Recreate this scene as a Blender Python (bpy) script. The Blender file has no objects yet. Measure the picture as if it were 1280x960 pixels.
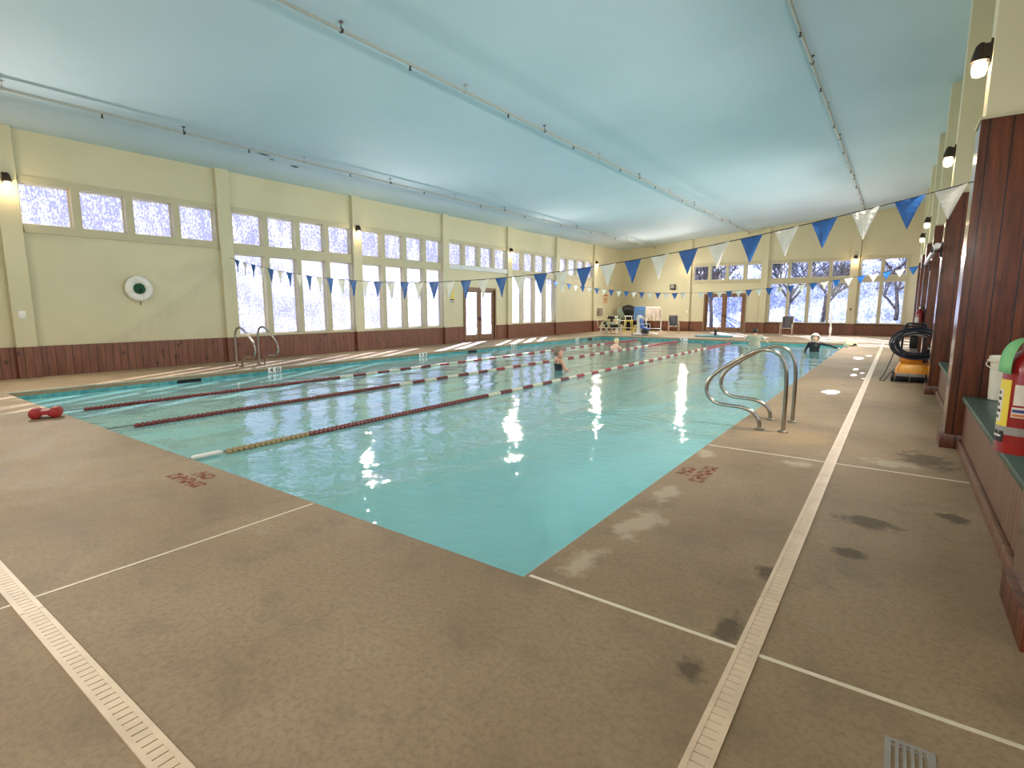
import bpy, bmesh, math, random
from mathutils import Vector, Matrix
random.seed(7)
PI = math.pi
COL = bpy.context.scene.collection
SC = bpy.context.scene

# ------------------------------------------------------------------ layout
XL, XR, YN, YF = -15.93, 1.6, -3.0, 35.2          # inner wall faces
PX0, PX1, PY0, PY1 = -13.5, -1.69, 2.47, 27.5       # pool edge
WATER, BOTTOM = -0.17, -1.12
CEIL0, CSLOPE = 5.42, 0.0839
def ceil_z(x): return CEIL0 + CSLOPE * (x - XL)
LEFT_PIL = [3.2 + 4.62 * k for k in range(-1, 8)]
RIGHT_PIL = [7.75 + 4.6 * k for k in range(-1, 6)]

# ------------------------------------------------------------------ materials
def lin(c):
    return tuple(((v / 255) / 12.92 if v / 255 <= .04045 else ((v / 255 + .055) / 1.055) ** 2.4) for v in c)

class NT:
    def __init__(s, name):
        s.m = bpy.data.materials.new(name); s.m.use_nodes = True
        s.t = s.m.node_tree; s.t.nodes.clear()
        s.out = s.t.nodes.new('ShaderNodeOutputMaterial')
    def n(s, typ, **kw):
        nd = s.t.nodes.new(typ)
        for k, v in kw.items():
            if k.startswith('i_'):
                key = k[2:]
                nd.inputs[int(key) if key.isdigit() else key.replace('_', ' ')].default_value = v
            else: setattr(nd, k, v)
        return nd
    def l(s, a, b): s.t.links.new(a, b)
    def coord(s, scale=(1, 1, 1), rot=(0, 0, 0)):
        tc = s.n('ShaderNodeTexCoord'); mp = s.n('ShaderNodeMapping')
        mp.inputs['Scale'].default_value = scale; mp.inputs['Rotation'].default_value = rot
        s.l(tc.outputs['Object'], mp.inputs['Vector']); return mp.outputs['Vector']
    def noise(s, vec, scale, detail=4, rough=.55):
        n = s.n('ShaderNodeTexNoise'); n.inputs['Scale'].default_value = scale
        n.inputs['Detail'].default_value = detail; n.inputs['Roughness'].default_value = rough
        s.l(vec, n.inputs['Vector']); return n.outputs['Fac']
    def ramp(s, fac, stops, interp='LINEAR'):
        r = s.n('ShaderNodeValToRGB'); r.color_ramp.interpolation = interp
        e = r.color_ramp.elements
        while len(e) < len(stops): e.new(.5)
        for i, (p, c) in enumerate(stops):
            e[i].position = p; e[i].color = (c[0], c[1], c[2], 1) if not isinstance(c, (int, float)) else (c, c, c, 1)
        s.l(fac, r.inputs['Fac']); return r.outputs['Color']
    def mix(s, fac, a, b, mode='MIX'):
        m = s.n('ShaderNodeMix', data_type='RGBA', blend_type=mode)
        for v, k in ((fac, 0), (a, 6), (b, 7)):
            if hasattr(v, 'links'): s.l(v, m.inputs[k])
            else: m.inputs[k].default_value = v if k == 0 else (v[0], v[1], v[2], 1)
        return m.outputs[2]
    def math(s, op, a, b=0.0, c=None):
        m = s.n('ShaderNodeMath', operation=op)
        for i, v in enumerate((a, b) + ((c,) if c is not None else ())):
            if hasattr(v, 'links'): s.l(v, m.inputs[i])
            else: m.inputs[i].default_value = v
        return m.outputs[0]
    def bump(s, h, strength=.3, dist=.01):
        b = s.n('ShaderNodeBump'); b.inputs['Strength'].default_value = strength; b.inputs['Distance'].default_value = dist
        s.l(h, b.inputs['Height']); return b.outputs['Normal']
    def bsdf(s, color, rough=.5, metal=0., normal=None, spec=.5, coat=0., **kw):
        b = s.n('ShaderNodeBsdfPrincipled')
        for k, v in (('Base Color', color), ('Roughness', rough)):
            if hasattr(v, 'links'): s.l(v, b.inputs[k])
            else: b.inputs[k].default_value = (v[0], v[1], v[2], 1) if k == 'Base Color' else v
        b.inputs['Metallic'].default_value = metal; b.inputs['Specular IOR Level'].default_value = spec
        b.inputs['Coat Weight'].default_value = coat
        b.inputs['Coat Roughness'].default_value = .2
        for k, v in kw.items(): b.inputs[k.replace('_', ' ')].default_value = v
        if normal is not None: s.l(normal, b.inputs['Normal'])
        s.l(b.outputs[0], s.out.inputs['Surface']); return b

def simple(name, rgb, rough=.5, metal=0., var=.06, scale=8, spec=.5, coat=0., bump=0., **kw):
    t = NT(name); c = lin(rgb); v = t.coord()
    f = t.noise(v, scale, 3)
    col = t.ramp(f, [(.3, [x * (1 - var * 1.6) for x in c]), (.7, [min(1, x * (1 + var * 1.6)) for x in c])])
    nm = t.bump(t.noise(v, scale * 8, 3), bump, .01) if bump else None
    t.bsdf(col, rough, metal, nm, spec, coat, **kw)
    return t.m

def wall_mat():
    t = NT('cream_wall_paint'); v = t.coord()
    c = t.ramp(t.noise(v, .6, 3), [(.3, lin((204, 197, 164))), (.7, lin((214, 206, 173)))])
    t.bsdf(c, .55, 0, t.bump(t.noise(v, 60, 3), .15, .004), .35)
    return t.m
def ceil_mat():
    t = NT('ceiling_paint'); v = t.coord()
    c = t.ramp(t.noise(v, .35, 4), [(.3, lin((192, 211, 222))), (.7, lin((200, 218, 229)))])
    f2 = t.noise(v, 1.7, 5, .7)
    c = t.mix(t.ramp(f2, [(.70, 0), (.78, .35)]), c, lin((205, 215, 212)))
    t.bsdf(c, .75, 0, t.bump(t.noise(v, 90, 3), .2, .004), .2)
    return t.m
def concrete_mat():
    t = NT('deck_concrete'); v = t.coord()
    big = t.noise(v, .55, 6, .6); mid = t.noise(v, 2.3, 6, .65); fine = t.noise(v, 34, 4, .7)
    c = t.ramp(big, [(.28, lin((136, 115, 90))), (.5, lin((157, 135, 107))), (.72, lin((172, 150, 121)))])
    c = t.mix(t.ramp(mid, [(.30, .55), (.48, 0)]), c, lin((112, 98, 80)))
    c = t.mix(t.ramp(mid, [(.60, 0), (.74, .45)]), c, lin((178, 163, 140)))
    c = t.mix(t.ramp(fine, [(.35, .45), (.56, 0)]), c, lin((118, 104, 84)))
    # worn chalky patches and damp stains with their own shapes
    tc = t.n('ShaderNodeTexCoord'); P = tc.outputs['Object']
    wob = t.noise(v, 5, 4, .7)
    def blob(x, y, rx, ry, color, amt):
        nonlocal c
        mp = t.n('ShaderNodeMapping'); mp.inputs['Location'].default_value = (-x / rx, -y / ry, 0)
        mp.inputs['Scale'].default_value = (1 / rx, 1 / ry, 1)
        t.l(P, mp.inputs['Vector'])
        ln = t.n('ShaderNodeVectorMath', operation='LENGTH'); t.l(mp.outputs[0], ln.inputs[0])
        d = t.math('ADD', ln.outputs['Value'], t.math('MULTIPLY', t.math('SUBTRACT', wob, .5), 2.6))
        c = t.mix(t.ramp(d, [(.45, amt), (.95, 0)]), c, lin(color))
    for x, y, rx, ry in ((-.52, 3.37, .10, .14), (.46, 5.11, .12, .13), (-.05, 4.62, .22, .16), (-.14, 3.99, .13, .09), (-.57, 2.66, .09, .16), (-.62, 2.25, .1, .12), (.35, 6.9, .3, .5)):
        blob(x, y, rx, ry, (82, 70, 55), .75)
    for x, y, rx, ry in ((-1.43, 3.65, .16, .4), (-1.5, 4.4, .12, .3), (-1.5, 2.85, .12, .25), (-.72, 6.03, .18, .14), (-1.6, 5.9, .12, .2), (.1, 6.6, .35, .2)):
        blob(x, y, rx, ry, (186, 170, 146), .75)
    blob(-.85, 7.3, .55, .5, (176, 146, 106), .6)
    blob(.05, 9.1, .5, .9, (150, 136, 116), .4)
    t.bsdf(c, t.ramp(mid, [(.3, .58), (.7, .74)]), 0, t.bump(fine, .25, .004), .22)
    return t.m
def wood_mat(name, dark, light, board=.17, rough=.35, coat=.3, knots=True):
    t = NT(name)
    tc = t.n('ShaderNodeTexCoord'); sep = t.n('ShaderNodeSeparateXYZ'); t.l(tc.outputs['Object'], sep.inputs[0])
    u = t.math('ADD', sep.outputs['X'], sep.outputs['Y'])
    q = t.math('DIVIDE', u, board); fr = t.math('FRACT', q); fl = t.math('FLOOR', q)
    wn = t.n('ShaderNodeTexWhiteNoise', noise_dimensions='1D'); t.l(fl, wn.inputs['W'])
    cmb = t.n('ShaderNodeCombineXYZ'); t.l(t.math('MULTIPLY', u, 16), cmb.inputs[0]); t.l(t.math('MULTIPLY', wn.outputs['Value'], 30), cmb.inputs[1])
    t.l(t.math('MULTIPLY', sep.outputs['Z'], 1.1), cmb.inputs[2])
    g = t.noise(cmb.outputs[0], 1.6, 6, .65)
    c = t.ramp(g, [(.3, lin(dark)), (.7, lin(light))])
    c = t.mix(t.math('MULTIPLY', wn.outputs['Value'], .35), c, lin(dark))
    if knots:
        cm2 = t.n('ShaderNodeCombineXYZ'); t.l(t.math('MULTIPLY', u, 5), cm2.inputs[0]); t.l(t.math('MULTIPLY', sep.outputs['Z'], 3), cm2.inputs[2])
        vo = t.n('ShaderNodeTexVoronoi'); vo.inputs['Scale'].default_value = 1.0; t.l(cm2.outputs[0], vo.inputs['Vector'])
        c = t.mix(t.ramp(vo.outputs['Distance'], [(.07, .9), (.24, 0)]), c, [x * .3 for x in lin(dark)])
    edge = t.math('ABSOLUTE', t.math('SUBTRACT', fr, .5))
    groove = t.ramp(edge, [(.455, 0), (.478, 1)])
    c = t.mix(groove, c, [x * .25 for x in lin(dark)])
    inv = t.math('SUBTRACT', 1.0, groove)
    t.bsdf(c, rough, 0, t.bump(inv, .5, .006), .5, coat)
    return t.m
def pane_mat(name, hi, mid, lo, scale, cut):
    """condensation-beaded glass: clear runs between milky violet-grey film"""
    t = NT(name); v = t.coord(scale)
    n1 = t.noise(v, 1.0, 3, .75); n2 = t.noise(t.coord((scale[0] * .16, scale[1] * .16, scale[2] * .08)), 1.0, 2)
    f = t.math('ADD', n1, t.math('MULTIPLY', t.math('SUBTRACT', n2, .5), .35))
    c = t.ramp(f, [(cut - .05, lo), (cut, mid), (cut + .04, hi)])
    tr = t.n('ShaderNodeBsdfTransparent'); t.l(c, tr.inputs['Color'])
    gl = t.n('ShaderNodeBsdfGlossy'); gl.inputs['Roughness'].default_value = .15
    mx = t.n('ShaderNodeMixShader'); mx.inputs[0].default_value = .04
    t.l(tr.outputs[0], mx.inputs[1]); t.l(gl.outputs[0], mx.inputs[2]); t.l(mx.outputs[0], t.out.inputs['Surface'])
    return t.m
def water_mat():
    t = NT('pool_water'); v = t.coord((1, 1, 1))
    # ripples: long swell plus finer chop, as real surface relief
    a = t.noise(t.coord((1.0, .75, 1), (0, 0, .5)), 1.3, 1.5, .5)
    b = t.noise(t.coord((1, 1.2, 1), (0, 0, -.3)), 6.5, 2, .5)
    c = t.noise(v, 21, 2, .5)
    h = t.math('ADD', t.math('MULTIPLY', a, 1.0), t.math('ADD', t.math('MULTIPLY', b, .20), t.math('MULTIPLY', c, .034)))
    nm = t.bump(h, .5, .064)
    tr = t.n('ShaderNodeBsdfTransparent'); tr.inputs['Color'].default_value = (.66, .97, 1.0, 1)
    df = t.n('ShaderNodeBsdfDiffuse'); df.inputs['Color'].default_value = (.44, 1.0, 1.0, 1)
    m1 = t.n('ShaderNodeMixShader'); m1.inputs[0].default_value = .45
    t.l(tr.outputs[0], m1.inputs[1]); t.l(df.outputs[0], m1.inputs[2])
    gl = t.n('ShaderNodeBsdfGlossy'); gl.inputs['Roughness'].default_value = .02; t.l(nm, gl.inputs['Normal'])
    fr = t.n('ShaderNodeFresnel'); fr.inputs['IOR'].default_value = 1.5; t.l(nm, fr.inputs['Normal'])
    m2 = t.n('ShaderNodeMixShader'); t.l(t.math('MINIMUM', t.math('MULTIPLY', fr.outputs[0], 1.25), 1.0), m2.inputs[0]); t.l(m1.outputs[0], m2.inputs[1]); t.l(gl.outputs[0], m2.inputs[2])
    t.l(m2.outputs[0], t.out.inputs['Surface'])
    return t.m
def tile_mat():
    t = NT('pool_tile_band'); v = t.coord()
    tc = t.n('ShaderNodeTexCoord'); sep = t.n('ShaderNodeSeparateXYZ'); t.l(tc.outputs['Object'], sep.inputs[0])
    u = t.math('FRACT', t.math('DIVIDE', t.math('ADD', sep.outputs['X'], sep.outputs['Y']), .15))
    z = t.math('FRACT', t.math('DIVIDE', sep.outputs['Z'], .075))
    c = t.ramp(t.noise(v, 7, 2), [(.35, lin((58, 140, 146))), (.65, lin((88, 168, 170)))])
    c = t.mix(t.ramp(u, [(.0, 1), (.06, 0)]), c, lin((150, 190, 185)))
    t.bsdf(c, .2); return t.m
def stencil_mat():
    t = NT('faded_red_stencil'); v = t.coord()
    f = t.ramp(t.noise(v, 16, 5, .75), [(.45, .04), (.68, .62)])
    tr = t.n('ShaderNodeBsdfTransparent'); df = t.n('ShaderNodeBsdfDiffuse'); df.inputs['Color'].default_value = (*lin((156, 62, 54)), 1)
    m = t.n('ShaderNodeMixShader'); t.l(f, m.inputs[0]); t.l(tr.outputs[0], m.inputs[1]); t.l(df.outputs[0], m.inputs[2])
    t.l(m.outputs[0], t.out.inputs['Surface']); return t.m
def puddle_mat():
    t = NT('puddle_water'); v = t.coord()
    tr = t.n('ShaderNodeBsdfTransparent'); gl = t.n('ShaderNodeBsdfGlossy'); gl.inputs['Roughness'].default_value = .04
    fr = t.n('ShaderNodeFresnel'); fr.inputs['IOR'].default_value = 2.3
    m = t.n('ShaderNodeMixShader'); t.l(fr.outputs[0], m.inputs[0]); t.l(tr.outputs[0], m.inputs[1]); t.l(gl.outputs[0], m.inputs[2])
    t.l(m.outputs[0], t.out.inputs['Surface']); return t.m
def glow_mat(name, rgb, strength):
    t = NT(name); e = t.n('ShaderNodeEmission'); e.inputs['Color'].default_value = (*rgb, 1); e.inputs['Strength'].default_value = strength
    t.l(e.outputs[0], t.out.inputs['Surface']); return t.m

M = dict(
    wall=wall_mat(), ceiling=ceil_mat(), deck=concrete_mat(), water=water_mat(), tile=tile_mat(), stencil=stencil_mat(), puddle=puddle_mat(),
    trim=simple('window_trim_paint', (190, 182, 150), .5, var=.03, scale=3),
    sash=simple('pale_sash', (226, 220, 205), .45, var=.03),
    whiteledge=simple('white_ledge_paint', (214, 216, 220), .5, var=.03),
    wain=wood_mat('wainscot_wood', (96, 54, 38), (140, 88, 62), .16, .45, .1),
    panel=wood_mat('pilaster_wood', (60, 28, 14), (126, 64, 34), .19, .42, .10),
    panel_red=wood_mat('door_wood', (110, 78, 52), (150, 112, 78), .4, .5, .1, knots=False),
    varnish=wood_mat('varnished_wood', (84, 50, 34), (138, 88, 62), .5, .22, .9, knots=False),
    bench=wood_mat('bench_wood', (104, 72, 54), (146, 108, 84), .09, .5, .05, knots=False),
    pane_l=pane_mat('beaded_glass', (1, 1, 1), (.74, .74, .83), (.56, .56, .68), (23, 23, 12), .545),
    pane_b=pane_mat('misted_glass', (1, 1, 1), (.76, .80, .90), (.60, .65, .79), (13, 13, 9), .52),
    pane_c=pane_mat('plain_glass', (1, 1, 1), (.97, .98, .98), (.95, .96, .97), (8, 8, 8), .4),
    plaster=simple('pool_plaster', (204, 244, 248), .6, var=.04, scale=1.5),
    lineblack=simple('lane_line_tile', (24, 36, 42), .5, var=.1),
    coping=simple('coping_concrete', (176, 164, 142), .6, var=.08, scale=10, bump=.2),
    joint=simple('joint_strip_plastic', (226, 214, 190), .5, var=.06),
    drain=simple('drain_plastic', (222, 198, 168), .45, var=.06, scale=5),
    dark=simple('dark_void', (12, 11, 10), .8, var=0),
    blackplastic=simple('black_plastic', (26, 26, 28), .45, var=.1),
    steel=simple('brushed_steel', (176, 168, 156), .24, 1.0, var=.06, scale=14),
    alu=simple('aluminium', (200, 200, 200), .3, 1.0, var=.04),
    flange=simple('flange_cover', (132, 126, 112), .4, .7, var=.1),
    maroon=simple('maroon_float', (112, 46, 44), .4, var=.12, scale=20),
    redfloat=simple('red_float', (158, 58, 56), .4, var=.1, scale=20),
    whitefloat=simple('white_float', (206, 206, 186), .4, var=.05, scale=20),
    tanfloat=simple('tan_float', (150, 132, 92), .5, var=.1, scale=20),
    cable=simple('steel_cable', (120, 116, 108), .4, .8),
    flagblue=simple('blue_pennant', (22, 92, 164), .5, var=.05, Subsurface_Weight=0.0),
    flagwhite=simple('white_pennant', (226, 226, 214), .5, var=.04),
    cord=simple('dark_cord', (40, 38, 36), .7),
    pipe=simple('painted_pipe', (168, 170, 164), .5, var=.04),
    sprk=simple('sprinkler_brass', (70, 66, 58), .4, .6),
    hood=simple('bronze_hood', (62, 52, 44), .45, .5),
    bulb=glow_mat('lamp_glass', (1.0, .80, .52), 10.0),
    white=simple('white_plastic', (230, 228, 222), .4, var=.03),
    offwhite=simple('cream_plastic', (232, 226, 206), .4, var=.05, scale=12),
    green=simple('green_bench_paint', (48, 76, 62), .4, var=.1, scale=20, bump=.1),
    greentag=simple('green_tag_card', (128, 196, 132), .7, var=.05),
    rope=simple('green_rope', (32, 84, 58), .8, var=.2, scale=30),
    red=simple('red_enamel', (150, 24, 24), .25, var=.08, coat=.5),
    redfoam=simple('red_foam', (150, 34, 34), .6, var=.1, bump=.1),
    yellow=simple('yellow_label', (232, 208, 70), .5, var=.03),
    labelw=simple('label_paper', (222, 214, 200), .5, var=.03),
    labelb=simple('label_blue', (52, 58, 120), .5, var=.03),
    labelo=simple('label_orange', (206, 120, 70), .5, var=.03),
    ink=simple('black_ink', (24, 24, 24), .6, var=.05),
    orange=simple('orange_shell', (226, 146, 40), .4, var=.08, scale=5),
    orange_light=simple('orange_cover', (238, 172, 74), .35, var=.05, scale=5),
    patch=simple('white_floor_patch', (236, 232, 226), .35, var=.04),  # plain white standing in for bright reflections on wet deck
    greyplastic=simple('grey_plastic', (150, 146, 140), .5, var=.08),
    hose=simple('navy_cable', (24, 30, 48), .35, var=.1),
    sling=simple('grey_sling', (92, 88, 92), .8, var=.1, scale=30),
    chairframe=simple('beige_chair_frame', (190, 172, 150), .4, .3),
    bluevinyl=simple('blue_vinyl', (64, 104, 176), .5, var=.08),
    noodleb=simple('blue_foam', (76, 128, 184), .7, var=.08),
    noodlew=simple('white_foam', (226, 212, 200), .7, var=.06),
    noodlek=simple('black_foam', (24, 20, 20), .8, var=.2),
    noodleg=simple('sage_foam', (150, 168, 148), .7, var=.08),
    yellowp=simple('yellow_plastic', (216, 200, 104), .5, var=.08),
    creamfoam=simple('cream_foam', (218, 206, 160), .7, var=.1),
    palegreen=simple('pale_green_foam', (196, 214, 190), .7, var=.05),
    teal=simple('teal_mat', (78, 140, 148), .6, var=.08),
    skin=simple('skin_fair', (214, 160, 134), .5, var=.05),
    skinp=simple('skin_pale', (226, 184, 158), .5, var=.05),
    hairgrey=simple('hair_greybrown', (138, 118, 100), .6, var=.25, scale=40),
    hairblond=simple('hair_blond', (232, 214, 160), .6, var=.15, scale=40),
    hairwhite=simple('hair_white_blond', (226, 218, 200), .6, var=.12, scale=40),
    hairdark=simple('hair_dark', (26, 20, 18), .5, var=.2, scale=40),
    swimnavy=simple('navy_swimsuit', (34, 38, 52), .6, var=.1),
    rash=simple('black_rash_guard', (14, 14, 17), .6, var=.1),
    olive=simple('sage_shirt', (166, 160, 140), .8, var=.08, scale=14),
    snow=simple('snow', (190, 193, 216), .8, var=.05, scale=.3),
    bark=simple('bark', (74, 66, 70), .9, var=.2),
    flake=simple('peeled_paint', (120, 112, 104), .8, var=.2),
    rust=simple('rust_lettering', (172, 96, 66), .7, var=.1),
    signcream=simple('cream_sign', (206, 180, 140), .6, var=.04),
    greybox=simple('grey_box_paint', (140, 130, 116), .6, var=.05),
)

# ------------------------------------------------------------------ mesh helpers
class MB:
    def __init__(s): s.v = []; s.f = []
    def add(s, vs, fs):
        o = len(s.v); s.v += [tuple(v) for v in vs]; s.f += [tuple(i + o for i in f) for f in fs]; return s
    def box(s, x0, x1, y0, y1, z0, z1):
        if x0 > x1: x0, x1 = x1, x0
        if y0 > y1: y0, y1 = y1, y0
        if z0 > z1: z0, z1 = z1, z0
        v = [(x0, y0, z0), (x1, y0, z0), (x1, y1, z0), (x0, y1, z0), (x0, y0, z1), (x1, y0, z1), (x1, y1, z1), (x0, y1, z1)]
        return s.add(v, [(3, 2, 1, 0), (4, 5, 6, 7), (0, 1, 5, 4), (1, 2, 6, 5), (2, 3, 7, 6), (3, 0, 4, 7)])
    def prism(s, poly, vec):
        n = len(poly); a = [Vector(p) for p in poly]; b = [p + Vector(vec) for p in a]
        return s.add(a + b, [tuple(range(n))[::-1], tuple(range(n, 2 * n))] + [(i, (i + 1) % n, n + (i + 1) % n, n + i) for i in range(n)])
    def tube(s, pts, r, n=10, caps=True, closed=False):
        P = [Vector(p) for p in pts]; m = len(P)
        R = r if isinstance(r, (list, tuple)) else [r] * m
        T = []
        for i in range(m):
            a = P[(i - 1) % m] if closed else P[max(i - 1, 0)]; b = P[(i + 1) % m] if closed else P[min(i + 1, m - 1)]
            t = b - a; T.append(t.normalized() if t.length > 1e-9 else Vector((0, 0, 1)))
        up = Vector((0, 0, 1)) if abs(T[0].z) < .9 else Vector((1, 0, 0))
        u = (up - T[0] * up.dot(T[0])).normalized(); vs = []
        for i in range(m):
            u = (u - T[i] * u.dot(T[i])); u = u.normalized() if u.length > 1e-6 else T[i].orthogonal().normalized()
            w = T[i].cross(u)
            for k in range(n):
                a = 2 * PI * k / n; vs.append(P[i] + (u * math.cos(a) + w * math.sin(a)) * R[i])
        fs = []
        for i in range(m if closed else m - 1):
            j = (i + 1) % m
            for k in range(n): fs.append((i * n + k, i * n + (k + 1) % n, j * n + (k + 1) % n, j * n + k))
        if caps and not closed: fs += [tuple(range(n))[::-1], tuple((m - 1) * n + k for k in range(n))]
        return s.add(vs, fs)
    def lathe(s, prof, origin=(0, 0, 0), axis=(0, 0, 1), n=20):
        """prof: (radius, height) pairs along axis"""
        o = Vector(origin); A = Vector(axis).normalized(); u = A.orthogonal().normalized(); w = A.cross(u)
        vs = []; m = len(prof)
        for r, h in prof:
            for k in range(n):
                a = 2 * PI * k / n; vs.append(o + A * h + (u * math.cos(a) + w * math.sin(a)) * max(r, 1e-4))
        fs = [(i * n + k, i * n + (k + 1) % n, (i + 1) * n + (k + 1) % n, (i + 1) * n + k) for i in range(m - 1) for k in range(n)]
        fs += [tuple(range(n))[::-1], tuple((m - 1) * n + k for k in range(n))]
        return s.add(vs, fs)
    def ball(s, c, r, sx=1, sy=1, sz=1, n=12, m=8):
        c = Vector(c); vs = []
        for i in range(m + 1):
            t = PI * i / m
            for k in range(n):
                a = 2 * PI * k / n
                vs.append(c + Vector((r * sx * math.sin(t) * math.cos(a), r * sy * math.sin(t) * math.sin(a), r * sz * math.cos(t))))
        fs = [(i * n + k, (i + 1) * n + k, (i + 1) * n + (k + 1) % n, i * n + (k + 1) % n) for i in range(m) for k in range(n)]
        return s.add(vs, fs)
    def xf(s, mat):
        s.v = [tuple(mat @ Vector(v)) for v in s.v]; return s
    def build(s, name, mat, parent=None, smooth=False, bevel=0.0, segs=2, angle=35):
        me = bpy.data.meshes.new(name)
        bm = bmesh.new()
        vs = [bm.verts.new(v) for v in s.v]
        for f in s.f:
            try: bm.faces.new([vs[i] for i in f])
            except ValueError: pass
        bmesh.ops.remove_doubles(bm, verts=bm.verts, dist=1e-5) if smooth or bevel else None
        bmesh.ops.recalc_face_normals(bm, faces=bm.faces)
        if bevel:
            es = [e for e in bm.edges if len(e.link_faces) == 2 and e.calc_face_angle(0) > math.radians(30)]
            bmesh.ops.bevel(bm, geom=es, offset=bevel, segments=segs, profile=.5, affect='EDGES', clamp_overlap=True)
        bm.to_mesh(me); bm.free()
        if smooth or bevel:
            me.polygons.foreach_set('use_smooth', [True] * len(me.polygons))
            me.set_sharp_from_angle(angle=math.radians(angle))
        me.materials.append(mat)
        o = bpy.data.objects.new(name, me); COL.objects.link(o)
        if parent is not None: o.parent = parent
        return o

def fillet(pts, r, n=5):
    P = [Vector(p) for p in pts]; out = [P[0]]
    for i in range(1, len(P) - 1):
        a, b, c = P[i - 1], P[i], P[i + 1]
        d1 = (a - b); d2 = (c - b); k = min(r, d1.length * .49, d2.length * .49)
        p, q = b + d1.normalized() * k, b + d2.normalized() * k
        for j in range(n + 1):
            t = j / n; out.append(p * (1 - t) ** 2 + b * 2 * t * (1 - t) + q * t * t)
    out.append(P[-1]); return out

def spline(pts, n=6, closed=False):
    P = [Vector(p) for p in pts]; m = len(P); out = []
    for i in range(m if closed else m - 1):
        g = (lambda k: P[k % m]) if closed else (lambda k: P[min(max(k, 0), m - 1)])
        a, b, c, d = g(i - 1), g(i), g(i + 1), g(i + 2)
        for j in range(n):
            t = j / n
            out.append(.5 * ((2 * b) + (c - a) * t + (2 * a - 5 * b + 4 * c - d) * t * t + (3 * b - a - 3 * c + d) * t ** 3))
    if not closed: out.append(P[-1])
    return out

def tag(o, label=None, cat=None, group=None, kind=None):
    if label: o['label'] = label
    if cat: o['category'] = cat
    if group: o['group'] = group
    if kind: o['kind'] = kind
    return o
def thing(name, label, cat, loc=(0, 0, 0), rz=0, group=None):
    o = bpy.data.objects.new(name, None); COL.objects.link(o); o.location = loc; o.rotation_euler = (0, 0, rz)
    o.empty_display_size = .2
    return tag(o, label, cat, group)
def struct(o, label=None, cat=None): return tag(o, label, cat, None, 'structure')
def copy_tree(o, parent=None):
    c = o.copy(); COL.objects.link(c); c.parent = parent
    for ch in list(o.children): copy_tree(ch, c)
    return c

def lattice(mb, P, u0, u1, z0, z1, holes, d0, d1):
    us = sorted({u0, u1, *[h[0] for h in holes], *[h[1] for h in holes]})
    zs = sorted({z0, z1, *[h[2] for h in holes], *[h[3] for h in holes]})
    us = [u for u in us if u0 - 1e-6 <= u <= u1 + 1e-6]; zs = [z for z in zs if z0 - 1e-6 <= z <= z1 + 1e-6]
    def solid(i, j):
        if i < 0 or j < 0 or i >= len(us) - 1 or j >= len(zs) - 1: return False
        u, z = (us[i] + us[i + 1]) / 2, (zs[j] + zs[j + 1]) / 2
        return not any(h[0] < u < h[1] and h[2] < z < h[3] for h in holes)
    for i in range(len(us) - 1):
        for j in range(len(zs) - 1):
            if not solid(i, j): continue
            a, b, c, d = us[i], us[i + 1], zs[j], zs[j + 1]
            for dd in (d0, d1): mb.add([P(a, dd, c), P(b, dd, c), P(b, dd, d), P(a, dd, d)], [(0, 1, 2, 3)])
            if not solid(i - 1, j): mb.add([P(a, d0, c), P(a, d1, c), P(a, d1, d), P(a, d0, d)], [(0, 1, 2, 3)])
            if not solid(i + 1, j): mb.add([P(b, d0, c), P(b, d1, c), P(b, d1, d), P(b, d0, d)], [(0, 1, 2, 3)])
            if not solid(i, j - 1): mb.add([P(a, d0, c), P(a, d1, c), P(b, d1, c), P(b, d0, c)], [(0, 1, 2, 3)])
            if not solid(i, j + 1): mb.add([P(a, d0, d), P(a, d1, d), P(b, d1, d), P(b, d0, d)], [(0, 1, 2, 3)])
    return mb
def pbox(mb, P, u0, u1, d0, d1, z0, z1):
    a, b = P(u0, d0, z0), P(u1, d1, z1)
    return mb.box(a[0], b[0], a[1], b[1], a[2], b[2])

PL = lambda u, d, z: (XL - d, u, z)
PB = lambda u, d, z: (u, YF + d, z)
PR = lambda u, d, z: (XR + d, u, z)
PN = lambda u, d, z: (u, YN - d, z)

WIN = 0
def window(P, frame, panes, pmat, label, ledge=False):
    """one glazed bay: painted mullion frame > sashes, panes, sill"""
    global WIN; WIN += 1
    u0, u1, z0, z1 = frame
    mb = MB(); lattice(mb, P, u0, u1, z0, z1, panes, -.025, .172)
    w = mb.build('window_%d' % WIN, M['trim']); struct(w, label, 'window')
    for (a, b, c, d) in panes:
        s = MB(); lattice(s, P, a + .002, b - .002, c + .002, d - .002, [(a + .03, b - .03, c + .03, d - .03)], .138, .168)
        s.build('sash', M['sash'], w)
        g = MB(); pbox(g, P, a + .028, b - .028, .149, .157, c + .028, d - .028); g.build('pane', pmat, w)
    s = MB()
    if ledge: pbox(s, P, u0, u1, -.09, .0, z0 - .05, z0 + .14); s.build('ledge', M['whiteledge'], w)
    else: pbox(s, P, u0, u1, -.05, .0, z0 - .03, z0 + .012); s.build('sill', M['trim'], w)
    return w

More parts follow.
